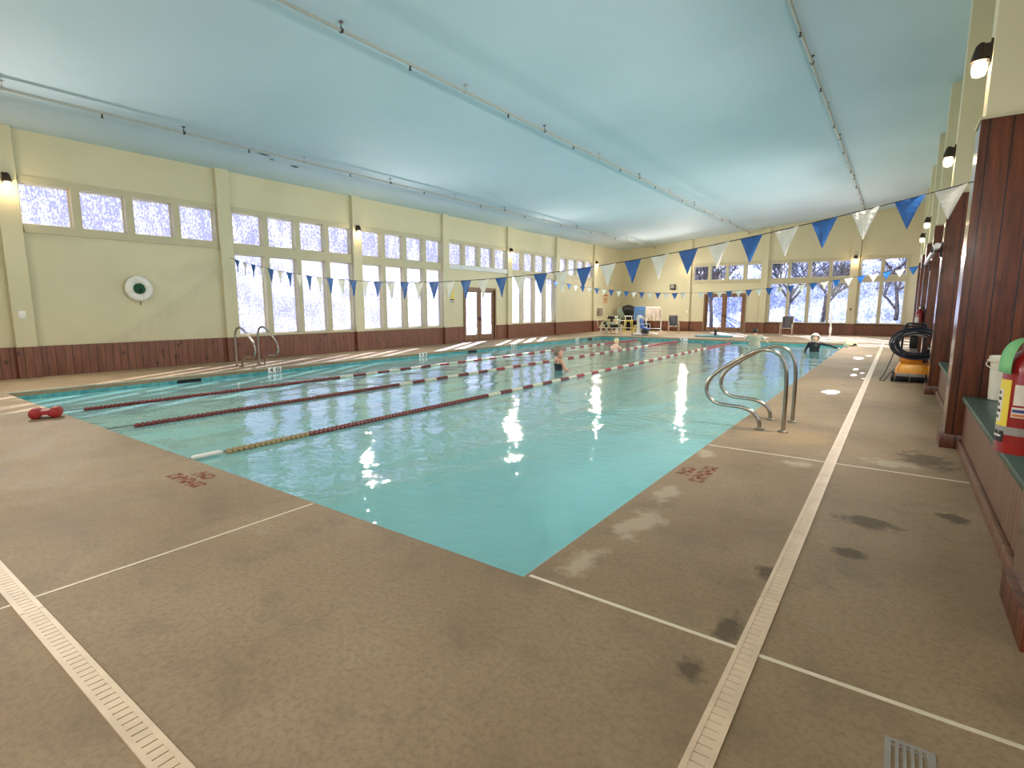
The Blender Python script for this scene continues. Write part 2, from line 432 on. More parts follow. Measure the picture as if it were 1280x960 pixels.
# ------------------------------------------------------------------ windows and walls
def left_panes(y, z0, z1, n=4): return [(y + 1.083 * i, y + 1.083 * i + .915, z0, z1) for i in range(n)]
left_frames = []
names = ['second', 'third']
p = LEFT_PIL
def LB(k): return p[k] + .40, p[k + 1] - .02             # clear span between pilasters
spec = [(1, 'C', 'row of four high square panes above the ring buoy on the left wall'),
        (2, 'CL', 'tall eight-pane window behind the left pool ladder'),
        (3, 'CL', 'tall eight-pane window between the left ladder window and the left glass door bay'),
        (4, 'Cl', 'row of four high panes with a white ledge above the left glass doors'),
        (5, 'CL', 'tall eight-pane window beyond the left glass doors'),
        (6, 'C', 'last row of four high panes before the left far corner'),
        (0, 'C', 'row of four high panes on the left wall beside the camera')]
left_holes = []
for k, kind, lab in spec:
    a, b = LB(k); y = 3.60 if k == 1 else a + .03
    panes = left_panes(y, 3.42, 4.31)
    fr = (a, b, 3.26, 4.46)
    if 'L' in kind: panes += left_panes(y, .77, 3.12); fr = (a, b, .72, 4.46)
    window(PL, fr, panes, M['pane_l'], lab, 'l' in kind); left_holes.append(fr)
LDOOR = (18.42, 20.80, 0.0, 2.46); left_holes.append(LDOOR)
back_holes = []
def back_panes(xs, z0, z1): return [(a, b, z0, z1) for a, b in xs]
B1 = [(-10.90, -10.02), (-9.86, -8.95), (-8.80, -7.92), (-7.73, -6.84)]
B2 = [(-6.36, -5.46), (-5.34, -4.43), (-4.28, -3.36), (-3.25, -2.31)]
B3 = [(-1.87, -.97), (-.84, .13)]
window(PB, (-11.06, -6.74, 3.08, 4.30), back_panes(B1, 3.24, 4.13), M['pane_b'], 'row of four high panes above the far glass doors'); back_holes.append((-11.06, -6.74, 3.08, 4.30))
window(PB, (-6.50, -2.22, .62, 4.30), back_panes(B2, 3.24, 4.13) + back_panes(B2, .68, 2.93), M['pane_b'], 'wide eight-pane window on the far wall behind the lone chair'); back_holes.append((-6.50, -2.22, .62, 4.30))
window(PB, (-1.97, .28, .62, 4.30), back_panes(B3, 3.24, 4.13) + back_panes(B3, .68, 2.93), M['pane_b'], 'four-pane window in the right corner of the far wall'); back_holes.append((-1.97, .28, .62, 4.30))
BDOOR = (-10.18, -7.68, 0.0, 2.40); back_holes.append(BDOOR)
right_holes = []
for k in range(7):  # windows added in the unseen niches to let in fill light
    a, b = RIGHT_PIL[k] + .62, RIGHT_PIL[k] + 4.45
    fr = (a, min(b, YF - .3), .95, 3.5); w = (fr[1] - fr[0] - .5) / 3
    window(PR, fr, [(fr[0] + .12 + i * (w + .13), fr[0] + .12 + i * (w + .13) + w, 1.05, 3.4) for i in range(3)], M['pane_c'],
           'window in the %s niche between the right-hand wood pilasters' % ['nearest', 'second', 'third', 'fourth', 'fifth', 'sixth', 'farthest'][k]); right_holes.append(fr)
near_holes = []
for i, x in enumerate((-7.1, -2.4)):  # two windows added behind the camera as fill light
    fr = (x, x + 3.6, .9, 3.9)
    window(PN, fr, [(x + .12 + j * 1.16, x + 1.16 + j * 1.16, 1.0, 3.8) for j in range(3)], M['pane_c'], '%s window of the wall behind the camera' % ['left', 'right'][i]); near_holes.append(fr)

lw = lattice(MB(), PL, YN - .25, YF + .25, -.3, CEIL0 + .01, left_holes, 0, .22).build('wall_left', M['wall']); struct(lw, 'cream left wall with window bays and a wood plank base', 'wall')
bwm = lattice(MB(), PB, XL, XR, -.3, CEIL0 - .02, back_holes, 0, .22)
bwm.prism([(XL, YF, CEIL0 - .02), (XR, YF, CEIL0 - .02), (XR, YF, ceil_z(XR) + .02), (XL, YF, ceil_z(XL) + .02)], (0, .22, 0))
bw = bwm.build('wall_back', M['wall']); struct(bw, 'cream far wall rising to the right under the sloping ceiling', 'wall')
rwm = lattice(MB(), PR, YN - .25, YF + .25, -.3, ceil_z(XR) + .1, right_holes, 0, .22)
rw = rwm.build('wall_right', M['wall']); struct(rw, 'right wall with wood pilasters, set back behind the benches', 'wall')
nwm = lattice(MB(), PN, XL, XR, -.3, CEIL0 - .02, near_holes, 0, .22)
nwm.prism([(XL, YN, CEIL0 - .02), (XR, YN, CEIL0 - .02), (XR, YN, ceil_z(XR) + .02), (XL, YN, ceil_z(XL) + .02)], (0, -.22, 0))
nw = nwm.build('wall_front', M['wall']); struct(nw, 'wall behind the camera', 'wall')
# ceiling
c = MB(); a0, a1 = XL - .25, XR + .25
c.prism([(a0, YN - .25, ceil_z(a0)), (a1, YN - .25, ceil_z(a1)), (a1, YN - .25, ceil_z(a1) + .2), (a0, YN - .25, ceil_z(a0) + .2)], (0, YF - YN + .5, 0))
ce = c.build('ceiling', M['ceiling']); struct(ce, 'pale blue-green ceiling sloping up to the right', 'ceiling')
fl = MB()
for (x, y, l, w_, s) in ((-14.02, 8.05, .34, .03, .5), (-14.35, 9.2, .26, .09, -.2), (-14.2, 8.5, .12, .03, .2)):
    z = ceil_z(x)
    fl.add([(x, y, z - .004), (x + l * .3, y + l * .5, z - .05), (x + l * .1, y + l, z - .012), (x - w_, y + l * .5, z - .003), (x + l * .3, y + l * .5, z - .045)], [(0, 1, 2, 3), (0, 4, 2, 3)])
fl.build('peeling_paint', M['flake'], ce)

# pilasters and wood base on the left and far walls
for y in p[1:]:
    MB().box(XL - .01, XL + .12, y, y + .36, -.02, CEIL0 + .02).build('pilaster', M['wall'], lw)
def wains(mb, P, u0, u1, h, holes):
    segs = []; cur = u0
    for h0, h1 in sorted(holes):
        segs.append((cur, h0)); cur = h1
    segs.append((cur, u1))
    for a, b in segs: pbox(mb, P, a, b, -.05, .0, -.02, h)
    return mb
wains(MB(), PL, YN, YF, .70, [(LDOOR[0] - .06, LDOOR[1] + .06)] ).build('wainscot', M['wain'], lw)
mbp = MB()
for y in p[1:]: mbp.box(XL, XL + .15, y - .02, y + .38, -.02, .70)
mbp.build('wainscot', M['wain'], lw)
for x0, x1 in ((-11.48, -11.08), (-6.90, -6.53), (-2.38, -1.98)):
    MB().box(x0, x1, YF - .10, YF + .01, -.02, ceil_z((x0 + x1) / 2)).build('pilaster', M['wall'], bw)
wains(MB(), PB, XL, .54, .64, [(BDOOR[0] - .06, BDOOR[1] + .06)]).build('wainscot', M['wain'], bw)
mbp = MB()
for x0, x1 in ((-11.50, -11.06), (-6.92, -6.51), (-2.40, -1.96)): mbp.box(x0, x1, YF - .13, YF, -.02, .64)
mbp.build('wainscot', M['wain'], bw)
pbox(MB(), PL, YN, YF, -.06, 0, -.02, .07).build('base_strip', M['wain'], lw)

# right-hand pilasters: wood-clad below, cream above
ext_x = {0: .62}
for k, y in enumerate(RIGHT_PIL):
    x = .54; y0, y1 = y, y + .45
    if k == 0: x, y0, y1 = .63, 3.28, 3.86
    MB().box(x + .03, XR + .02, y0 + .03, y1 - .03, 3.5, ceil_z(1.0) + .1).build('pilaster', M['wall'], rw)
    MB().box(x, XR + .02, y0, y1, -.02, 3.55).build('pilaster_cladding', M['panel'], rw, bevel=.006)
    MB().box(x - .004, x + .02, y0 + .004, y1 - .004, .17, 3.54).build('edge_board', M['varnish'], rw)  # glossy board added so this face catches window glare
    MB().box(x - .015, XR + .02, y0 - .015, y1 + .015, 3.55, 3.575).build('cladding_cap', M['trim'], rw)
    MB().box(x - .04, XR + .02, y0 - .03, y1 + .03, -.02, .16).build('plinth', M['panel'], rw, bevel=.006)
# benches between the pilasters
blabs = ['green-topped bench with ribbed wood front nearest the camera, bucket standing on it',
         'green-topped wood bench behind the nearest wood pilaster', 'green-topped bench between the third and fourth wood pilasters',
         'green-topped bench past the fourth wood pilaster', 'green-topped bench past the fifth wood pilaster']
for k in range(5):
    y0 = RIGHT_PIL[k] + .47 if k else 3.90
    y1 = RIGHT_PIL[k + 1] - .04
    t = thing('wall_bench', blabs[k], 'bench', (1.0, (y0 + y1) / 2, 0), 0, 'benches along the right wall')
    L = (y1 - y0) / 2
    MB().box(-.31, .58, -L, L, 0, .56).build('bench_front', M['bench'], t)
    MB().box(-.35, .58, -L, L, .56, .615).build('bench_top', M['green'], t, bevel=.012)
    MB().box(-.345, -.312, -L, L, 0, .11).build('kick_board', M['bench'], t, bevel=.004)

# ------------------------------------------------------------------ deck, pool
P2 = lambda u, d, z: (u, z, -d)
f = lattice(MB(), P2, XL - .2, XR + .2, YN - .2, YF + .2, [(PX0, PX1, PY0, PY1)], 0, .10).build('floor', M['deck']); struct(f, 'brown-grey concrete pool deck', 'floor')
jm = MB()
for y in (2.508, 6.264): jm.box(PX1 + .02, .655, y - .012, y + .012, -.002, .0025)
jm.build('expansion_joint', M['joint'], f)
MB().box(-3.776, -3.758, -3.0, PY0 - .02, -.002, .0025).build('expansion_joint', M['joint'], f)
jm = MB()
for y in (10.0, 13.78, 17.5): jm.box(PX1 + .02, .655, y - .004, y + .004, -.002, .0015)
jm.build('expansion_joint', M['coping'], f)

pb = MB()
for (x0, x1, y0, y1) in ((PX0 - .3, PX0, PY0 - .3, PY1 + .3), (PX1, PX1 + .3, PY0 - .3, PY1 + .3), (PX0, PX1, PY0 - .3, PY0), (PX0, PX1, PY1, PY1 + .3)):
    pb.box(x0, x1, y0, y1, BOTTOM - .2, -.10)
pb.box(PX0, PX1, PY0, PY1, BOTTOM - .2, BOTTOM)
pool = pb.build('pool_basin', M['plaster']); struct(pool, 'long lap pool basin sunk in the deck', 'pool')
tb = MB()
for (x0, x1, y0, y1) in ((PX0, PX0 + .012, PY0, PY1), (PX1 - .012, PX1, PY0, PY1), (PX0, PX1, PY0, PY0 + .012), (PX0, PX1, PY1 - .012, PY1)):
    tb.box(x0, x1, y0, y1, -.34, -.10)
tb.build('tile_band', M['tile'], pool)
cp = MB()
e = .018
cp.tube([(PX0, PY0, -.02), (PX1, PY0, -.02), (PX1, PY1, -.02), (PX0, PY1, -.02)], e, 8, closed=True)
cp.build('coping', M['coping'], pool, smooth=True)
def lane_line(x, y0=4.6, y1=25.6):
    m = MB(); m.box(x - .15, x + .15, y0, y1, BOTTOM, BOTTOM + .006); m.box(x - .5, x + .5, y0 - .28, y0 + .02, BOTTOM, BOTTOM + .006); m.box(x - .5, x + .5, y1 - .02, y1 + .28, BOTTOM, BOTTOM + .006)
    return m.build('lane_line', M['lineblack'], pool)
for x in (-6.62, -9.1): lane_line(x)
lane_line(-11.6)
wt = MB().add([(PX0 + .002, PY0 + .002, WATER), (PX1 - .002, PY0 + .002, WATER), (PX1 - .002, PY1 - .002, WATER), (PX0 + .002, PY1 - .002, WATER)], [(0, 1, 2, 3)]).build('pool_water', M['water'])
tag(wt, 'turquoise rippled water filling the lap pool', 'water', None, 'stuff')

# skimmer mouths and depth marker tiles along the pool walls
for y, lab in ((5.7, 'dark skimmer mouth in the left pool wall nearest the camera'), (16.1, 'dark skimmer mouth in the left pool wall beside the glass doors'), (26.0, 'dark skimmer mouth in the left pool wall near the far corner')):
    s = thing('skimmer_opening', lab, 'skimmer', (PX0 + .012, y, -.12), 0, 'pool wall skimmers')
    lattice(MB(), lambda u, d, z: (d, u, z), -.30, .30, -.065, .03, [(-.27, .27, -.05, .02)], 0, .012).build('skimmer_frame', M['tile'], s)
    MB().box(.0, .004, -.27, .27, -.05, .02).build('skimmer_mouth', M['dark'], s)

def text_mesh(name, body, size, mat, parent, mtx, extrude=.001, bold=0.0):
    cu = bpy.data.curves.new(name, 'FONT'); cu.body = body; cu.size = size; cu.align_x = 'CENTER'; cu.align_y = 'CENTER'; cu.extrude = extrude; cu.offset = bold
    cu.resolution_u = 3
    tmp = bpy.data.objects.new(name, cu); COL.objects.link(tmp)
    bpy.context.view_layer.update()
    me = bpy.data.meshes.new_from_object(tmp.evaluated_get(bpy.context.evaluated_depsgraph_get()))
    bpy.data.objects.remove(tmp); bpy.data.curves.remove(cu)
    me.name = name; me.materials.clear(); me.materials.append(mat)
    o = bpy.data.objects.new(name, me); COL.objects.link(o); o.parent = parent; o.matrix_local = mtx
    return o
FX = Matrix(((0, 0, 1, 0), (1, 0, 0, 0), (0, 1, 0, 0), (0, 0, 0, 1)))            # text plane facing +x, reading along +y
FXl = FX
FY = Matrix(((1, 0, 0, 0), (0, 0, -1, 0), (0, 1, 0, 0), (0, 0, 0, 1)))            # facing -y
for (y, lab) in ((7.85, 'white depth tile reading 4 with a no-diving sign below the left ladder'), (13.4, 'white depth tile with a no-diving sign between the two near skimmers'),
                 (18.9, 'white depth tile on the left pool wall past the glass doors'), (24.6, 'white depth tile on the left pool wall before the far corner')):
    t = thing('depth_marker', lab, 'depth marker', (PX0 + .013, y, -.10), 0, 'depth markers on the left pool wall')
    MB().box(0, .006, -.19, .19, -.06, .09).build('tile', M['white'], t)
    text_mesh('numeral', '4', .17, M['ink'], t, Matrix.Translation((.007, .085, .012)) @ Matrix(((0, 0, 1, 0), (-1, 0, 0, 0), (0, -1, 0, 0), (0, 0, 0, 1))) @ Matrix.Rotation(PI, 4, 'Z'), .001, .004) if False else text_mesh('numeral', '4', .17, M['ink'], t, Matrix.Translation((.007, -.09, .012)) @ FX, .001, .004)
    rg = MB().tube([(.008, .09 + .055 * math.cos(a), .012 + .055 * math.sin(a)) for a in [2 * PI * i / 16 for i in range(16)]], .008, 5, closed=True)
    rg.tube([(.008, .055, .045), (.008, .125, -.02)], .007, 5); rg.tube([(.008, .07, -.01), (.008, .11, .03)], .009, 5)
    rg.build('no_diving_symbol', M['ink'], t)
t = thing('depth_marker', 'white depth tile on the far pool wall under the left chair', 'depth marker', (-8.87, PY1 - .013, -.10))
MB().box(-.2, .2, -.006, 0, -.06, .09).build('tile', M['white'], t)
text_mesh('numeral', '4', .17, M['ink'], t, Matrix.Translation((-.09, -.007, .012)) @ FY, .001, .004)

# faded NO DIVING stencils on the deck
for (x, y, rz, lab) in ((-1.47, 5.12, PI / 2, 'faded red NO DIVING stencil on the deck by the near ladder'), (-5.25, 2.19, 0, 'faded red NO DIVING stencil on the near deck by the third lane rope')):
    t = thing('deck_stencil', lab, 'floor marking', (x, y, .002), rz)
    text_mesh('lettering', 'NO', .17, M['stencil'], t, Matrix.Translation((0, .09, .0005)), .0004, .012)
    text_mesh('lettering', 'DIVING', .17, M['stencil'], t, Matrix.Translation((0, -.08, .0005)), .0004, .012)

# drains set in the deck
def drain(name, length, lab, loc, rz):
    t = thing(name, lab, 'drain', loc, rz)
    r = MB(); w = .05; n = max(1, round(length / 3.05)); L = length / n
    for i in range(n):
        a, b = i * L + .004, (i + 1) * L - .004
        r.box(-w, -w + .022, a, b, -.01, .005); r.box(w - .022, w, a, b, -.01, .005)
    r.build('side_rail', M['drain'], t)
    s = MB(); q = 0.0
    while q < length:
        s.box(-w + .022, w - .022, q, q + .040, -.01, .0035); q += .046
    s.build('slotted_grate', M['drain'], t)
    MB().box(-w + .02, w - .02, 0, length, -.012, -.006).build('channel', M['blackplastic'], t)
    return t
drain('trench_drain', 33.0, 'long slotted beige drain running along the right deck', (-.445, YN + .05, .002), 0)
drain('trench_drain', 15.2, 'slotted beige drain crossing the near deck at bottom left', (-.55, .648, .002), PI / 2)
t = thing('floor_drain', 'small square grey floor drain with dark slots at bottom right', 'drain', (.165, 2.19, .001))
lattice(MB(), lambda u, d, z: (u, z, -d), -.075, .075, -.09, .09, [(-.055 + .023 * i, -.043 + .023 * i, -.075, .055) for i in range(5)] + [(-.055 + .023 * i, -.043 + .023 * i, .06, .075) for i in range(5)], -.004, .004).build('drain_cover', M['greyplastic'], t)
MB().box(-.07, .07, -.085, .085, -.005, -.003).build('drain_sump', M['dark'], t)

# bright reflections on the wet deck, painted as flat white patches
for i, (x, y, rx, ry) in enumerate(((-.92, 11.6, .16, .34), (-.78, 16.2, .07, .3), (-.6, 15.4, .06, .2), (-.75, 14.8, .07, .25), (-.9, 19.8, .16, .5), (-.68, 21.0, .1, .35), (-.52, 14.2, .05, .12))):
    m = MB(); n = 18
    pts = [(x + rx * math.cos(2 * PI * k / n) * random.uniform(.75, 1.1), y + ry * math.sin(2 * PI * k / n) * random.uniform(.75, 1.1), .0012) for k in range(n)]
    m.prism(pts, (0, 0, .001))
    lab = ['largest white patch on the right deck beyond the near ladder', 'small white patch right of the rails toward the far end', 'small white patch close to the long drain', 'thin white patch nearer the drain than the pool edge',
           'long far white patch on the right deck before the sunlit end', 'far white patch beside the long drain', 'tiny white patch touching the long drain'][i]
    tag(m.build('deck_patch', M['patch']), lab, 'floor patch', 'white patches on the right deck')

# ------------------------------------------------------------------ doors
def door_pair(name, P, x0, x1, h, pmat, lab, split):
    g = MB(); lattice(g, P, x0, x1, -.02, h, [(x0 + .09, x1 - .09, .0, h - .10)], -.05, .18)
    d = g.build(name, M['panel_red']); struct(d, lab, 'door')
    w = (x1 - x0 - .18) / 2
    for i in range(2):
        a = x0 + .09 + i * w
        leaf = MB(); lattice(leaf, P, a + .004, a + w - .004, .02, h - .105, [(a + .15, a + w - .15, .30, h - .22)], .04, .085)
        lf = leaf.build('door_leaf', M['panel_red'], d)
        q = MB(); pbox(q, P, a + .14, a + w - .14, .058, .066, .29, h - .21); q.build('pane', pmat, lf)
        hx = a + w - .07 if i == 0 else a + .07
        q = MB(); pbox(q, P, hx - .02, hx + .02, .0, .04, .95, 1.12); q.build('door_handle', M['blackplastic'], lf)
    q = MB(); pbox(q, P, x0 + .09, x1 - .09, -.02, .1, -.005, .02); q.build('threshold', M['alu'], d)
    return d
door_pair('door_1', PL, LDOOR[0], LDOOR[1], LDOOR[3], M['pane_l'], 'brown framed double glass doors in the left wall', 2)
door_pair('door_2', PB, BDOOR[0], BDOOR[1], BDOOR[3], M['pane_b'], 'wood framed double glass doors in the far wall', 2)

# ------------------------------------------------------------------ ladders
RAIL = [(0, 0), (0, .35), (-.005, .68), (-.03, .86), (-.10, .985), (-.22, 1.045), (-.36, 1.035), (-.56, .93), (-.80, .765), (-.93, .64), (-.985, .50), (-.95, .375), (-.85, .295), (-.68, .275), (-.50, .265), (-.375, .215), (-.30, .12), (-.28, 0)]
def ladder(lab, loc, rz, gap):
    t = thing('pool_ladder', lab, 'ladder', loc, rz, 'pool ladders')
    for s in (0, gap):
        pts = spline([(x, s, z) for x, z in RAIL], 4)
        r = MB().tube(pts, .026, 12).build('handrail', M['steel'], t, smooth=True)
        for fx in (0, -.28):
            MB().lathe([(.062, 0), (.062, .012), (.045, .022), (.03, .03)], (fx, s, .0), n=18).build('flange', M['flange'], r, smooth=True)
    # steps in the water between the rails
    for z in (-.35, -.65, -.93):
        MB().box(-.78, -.66, .0, gap, z, z + .03).build('step', M['steel'], t, bevel=.008)
        m = MB()
    for s in (0, gap):
        MB().tube([(-.70, s, -.30), (-.72, s, -1.05)], .02, 10).build('stile', M['steel'], t)
    return t
ladder('steel pool ladder with two looped handrails on the right deck', (-1.085, 7.48, 0), 0, .74)
la = ladder('steel pool ladder with two looped handrails on the left deck before the windows', (-14.38, 7.93, 0), PI, .63)

# ------------------------------------------------------------------ lane ropes
def rope(x, lab, style):
    t = thing('lane_rope', lab, 'lane rope', (x, PY0, WATER + .015), 0, 'lane ropes')
    L = PY1 - PY0
    MB().tube([(0, .02, .02), (0, L - .02, .02)], .008, 6).build('cable', M['cable'], t)
    for yy in (.03, L - .03):
        MB().box(-.03, .03, yy - .02, yy + .02, -.02, .05).build('wall_anchor', M['steel'], t, bevel=.006)
    if style == 3:
        MB().lathe([(.012, 0), (.028, .03), (.028, .32), (.012, .36)], (0, .22, .02), (0, 1, 0), 12).build('turnbuckle', M['white'], t, smooth=True)
    def run(a, b, mat):
        n = max(1, round((b - a) / .072)); d = (b - a) / n; prof = []
        for i in range(n):
            q = a + i * d
            prof += [(.024, q), (.043, q + d * .22), (.043, q + d * .70), (.024, q + d * .93)]
        MB().lathe(prof, (0, 0, 0), (0, 1, 0), 10).build('float_run', mat, t, smooth=True)
    s0 = {3: .62, 2: .55, 1: .55}[style]
    if style == 3: run(s0, 1.75, M['tanfloat']); s0 = 1.75
    run(s0, 5.75, M['maroon'])
    q = 5.75; k = 0
    while q < L - 4.7:
        run(q, q + .40, M['whitefloat'] if k % 2 == 0 else (M['redfloat'] if q > 9 else M['maroon'])); q += .40; k += 1
    run(q, L - .5, M['redfloat'])
    return t
rope(-6.5, 'nearest maroon and white lane rope crossing mid pool with a tan first stretch', 3)
rope(-9.05, 'middle maroon and white lane rope, passing the standing woman', 2)
rope(-11.2, 'lane rope closest to the left pool wall', 1)

# ------------------------------------------------------------------ backstroke pennants
def pennants(lab, x0, z0, x1, z1, xm, zm, y0, y1, flags, fw, fh):
    t = thing('pennant_line', lab, 'bunting', (xm, (y0 + y1) / 2, zm), 0, 'backstroke pennant lines')
    def zz(x):
        k = (z0 - zm) / (x0 - xm) ** 2 if x < xm else (z1 - zm) / (x1 - xm) ** 2
        return k * (x - xm) ** 2
    def yy(x): return y0 + (y1 - y0) * (x - x0) / (x1 - x0) - (y0 + y1) / 2
    MB().tube([(x - xm, yy(x), zz(x)) for x in [x0 + (x1 - x0) * i / 60 for i in range(61)]], .006, 6).build('cord', M['cord'], t)
    for x, colr in flags:
        m = MB(); h = fw / 2; b = random.uniform(-.03, .03); tw = random.uniform(-.25, .25) ; bw = random.uniform(.004, .02)
        a0, a1 = x - h, x + h
        n = 6; vs = []
        for i in range(n + 1):
            s = i / n; ww = 1 - s
            for j in range(5):
                u = (j / 4 - .5) * fw * ww
                z = zz(x) + (zz(a1) - zz(a0)) * (u / fw) - s * fh
                vs.append((x - xm + u * math.cos(tw * s), yy(x) + u * math.sin(tw * s) + b * s + bw * math.sin(3.1 * s + j), z))
        fs = [(i * 5 + j, i * 5 + j + 1, (i + 1) * 5 + j + 1, (i + 1) * 5 + j) for i in range(n) for j in range(4)]
        o = m.add(vs, fs).build('flag', M['flagblue'] if colr == 'b' else M['flagwhite'], t)
        sm = o.modifiers.new('thick', 'SOLIDIFY'); sm.thickness = .003
        o['label'] = 'blue triangular flag' if colr == 'b' else 'white triangular flag'
    return t
fl1 = []
for k in range(19):
    fl1.append((-15.40 + .855 * k, 'b'))
    if k < 18 and k not in (): fl1.append((-15.40 + .855 * k + .4275, 'w'))
fl1.append((.36, 'w'))
pennants('near line of blue and white pennants strung across the pool close to the camera', XL + .1, 2.99, .56, 2.97, -7.45, 2.09, 8.05, 7.98, fl1, .285, .35)
fl2 = []
for k in range(40):
    x = -13.80 + .3705 * k
    if x < .45 and not (-7.3 < x < -7.1): fl2.append((x, 'b' if k % 2 == 0 else 'w'))
pennants('far line of blue and white pennants strung across the pool beyond the swimmers', XL + .1, 3.30, .56, 2.98, -7.55, 2.16, 22.9, 22.9, fl2, .27, .27)

# ------------------------------------------------------------------ sprinkler pipes
def pipe(x, lab, ys):
    z = ceil_z(x) - .13
    t = thing('sprinkler_pipe', lab, 'pipe', (x, 16, z), 0, 'sprinkler pipes under the ceiling')
    MB().tube([(0, YN - 16 + .02, 0), (0, YF - 16 - .02, 0)], .03, 10).build('pipe', M['pipe'], t, smooth=True)
    y = ys
    i = 0
    while y < YF - .5:
        h = MB(); h.tube([(0, y - 16, 0), (0, y - 16, .13)], .008, 6); h.tube([(0, y - 16 - .02, 0), (0, y - 16 + .02, 0)], .042, 10); h.lathe([(.04, 0), (.04, .012)], (0, y - 16, .117), n=10)
        h.build('pipe_hanger', M['sprk'] if i % 2 else M['pipe'], t)
        s = MB(); s.lathe([(.014, 0), (.02, .02), (.012, .05), (.03, .075), (.03, .08)], (0, y - 16 + 1.5, -.02), (0, 0, -1), 10); s.build('sprinkler_head', M['sprk'], t)
        y += 3.05; i += 1
pipe(-13.5, 'sprinkler pipe running under the ceiling along the left wall', 3.0)
pipe(-7.65, 'sprinkler pipe running under the middle of the ceiling', 2.9)
pipe(-1.85, 'sprinkler pipe running under the ceiling on the right', 3.8)

# ------------------------------------------------------------------ wall sconces
SPOT = 182.0
def sconce(lab, pos, out, power=SPOT, seen=True):
    """pos: wall point, out: unit direction into the room"""
    rz = math.atan2(out[1], out[0])
    t = thing('wall_sconce', lab, 'wall lamp', pos, rz, 'wall sconces')
    MB().box(0, .02, -.06, .06, -.04, .20).build('back_plate', M['hood'], t, bevel=.004)
    h = MB(); n = 12
    h.prism([(.02, -.055, .16), (.02, .055, .16), (.02, .075, .02), (.02, -.075, .02)], (.055, 0, 0))
    h.lathe([(.085, .0), (.075, .06), (.05, .16), (.02, .19)], (.09, 0, .0), n=16)
    h.build('hood', M['hood'], t, smooth=True)
    MB().lathe([(.05, -.0), (.066, -.03), (.068, -.09), (.055, -.14), (.02, -.155)], (.09, 0, .0), n=16).build('lamp_glass', M['bulb'], t, smooth=True)
    l = bpy.data.lights.new('sconce_light', 'SPOT'); l.energy = power * 4; l.color = (1.0, .92, .82); l.spot_size = math.radians(150); l.spot_blend = .9; l.shadow_soft_size = .09
    o = bpy.data.objects.new('sconce_light', l); COL.objects.link(o); o.parent = t; o.location = (.20, 0, -.05)
    o.rotation_euler = (0, -PI / 2 + .50, 0)
    g = bpy.data.lights.new('sconce_glow', 'POINT'); g.energy = 10; g.color = (1.0, .72, .42); g.shadow_soft_size = .05
    o2 = bpy.data.objects.new('sconce_glow', g); COL.objects.link(o2); o2.parent = t; o2.location = (.20, 0, -.10)
    return t
for k, lab in ((1, 'lamp at the left picture edge on the nearest left pilaster'), (3, 'lamp on the pilaster between the two tall left windows'), (5, 'lamp on the pilaster beyond the left glass doors'), (7, 'lamp near the far left corner')):
    sconce('lit wall ' + lab, (XL + .12, LEFT_PIL[k] + .18, 4.24), (1, 0), SPOT * (1.0, 1.0, 1.3, 1.6)[(k - 1) // 2])
sconce('lit wall lamp on the far wall left of the far glass doors', (-11.28, YF - .10, 4.16), (0, -1))
sconce('lit wall lamp on the far wall pilaster near the right corner', (-2.17, YF - .10, 4.16), (0, -1))
for k, lab in ((1, 'lit wall lamp at upper right on the nearest tall wood pilaster'), (2, 'lit wall lamp on the second wood pilaster at right'), (4, 'lit wall lamp on a far right pilaster, upper of the two close together'), (5, 'lit wall lamp on a far right pilaster, lower of the two close together')):
    sconce(lab, (.57, RIGHT_PIL[k] + .2, 4.20), (-1, 0), SPOT * (.9 if k < 3 else 1.5))
for x, lab in ((-12.6, 'lamp left behind the camera'), (-8.4, 'lamp behind the camera, second from left'), (-4.2, 'lamp behind the camera, third from left')):  # unseen lamps added behind the camera to brighten the room
    sconce('lit wall ' + lab, (x + 1.85, YN, 4.2), (0, 1), SPOT * .5)

# ------------------------------------------------------------------ small wall fittings
t = thing('ring_buoy', 'white ring buoy with coiled green rope hung on the left wall', 'life ring', (XL + .03, 5.70, 2.05))
n = 28; m = MB(); m.tube([(.05, .225 * math.cos(2 * PI * k / n), .225 * math.sin(2 * PI * k / n)) for k in range(n)], .095, 12, closed=True)
m.v = [(v[0] * .62 + .02, v[1], v[2]) for v in m.v]; m.build('ring', M['white'], t, smooth=True)
for a in (.3, 1.87, 3.44, 5.0):
    cc, ss = math.cos(a), math.sin(a)
    MB().tube([(.05 + .064 * math.cos(b), cc * (.225 + .1 * math.sin(b)), ss * (.225 + .1 * math.sin(b))) for b in [2 * PI * i / 12 for i in range(12)]], .014, 6, closed=True).build('strap', M['offwhite'], t)
m = MB()
for j in range(5):
    r = .125 - .018 * j; m.tube([(.06 + .014 * j, r * math.cos(2 * PI * k / 20), -.01 * j + r * math.sin(2 * PI * k / 20)) for k in range(20)], .017, 6, closed=True)
m.build('coiled_rope', M['rope'], t, smooth=True)
MB().tube([(.03, .0, -.3), (.06, .01, -.36), (.05, .0, -.42)], .01, 6).build('rope_tail', M['rope'], t)
def plate(lab, loc, rz):
    t = thing('light_switch', lab, 'light switch', loc, rz)
    MB().box(0, .008, -.06, .06, -.08, .08).build('plate', M['white'], t, bevel=.003)
    MB().box(.008, .018, -.012, .012, -.025, .025).build('toggle', M['white'], t)
plate('white switch plate low on the left pilaster at the picture edge', (XL + .12, 3.36, 1.42), 0)
plate('small switch plate on the far wall beside the left chair', (-11.2, YF - .10, 1.26), -PI / 2)
t = thing('wall_speaker', 'small square black-framed speaker high on the far wall', 'speaker', (-12.24, YF, 2.86), -PI / 2)
MB().box(0, .12, -.17, .17, -.17, .17).build('cabinet', M['blackplastic'], t, bevel=.01)
MB().box(.12, .128, -.10, .12, -.09, .13).build('grille', M['greyplastic'], t)
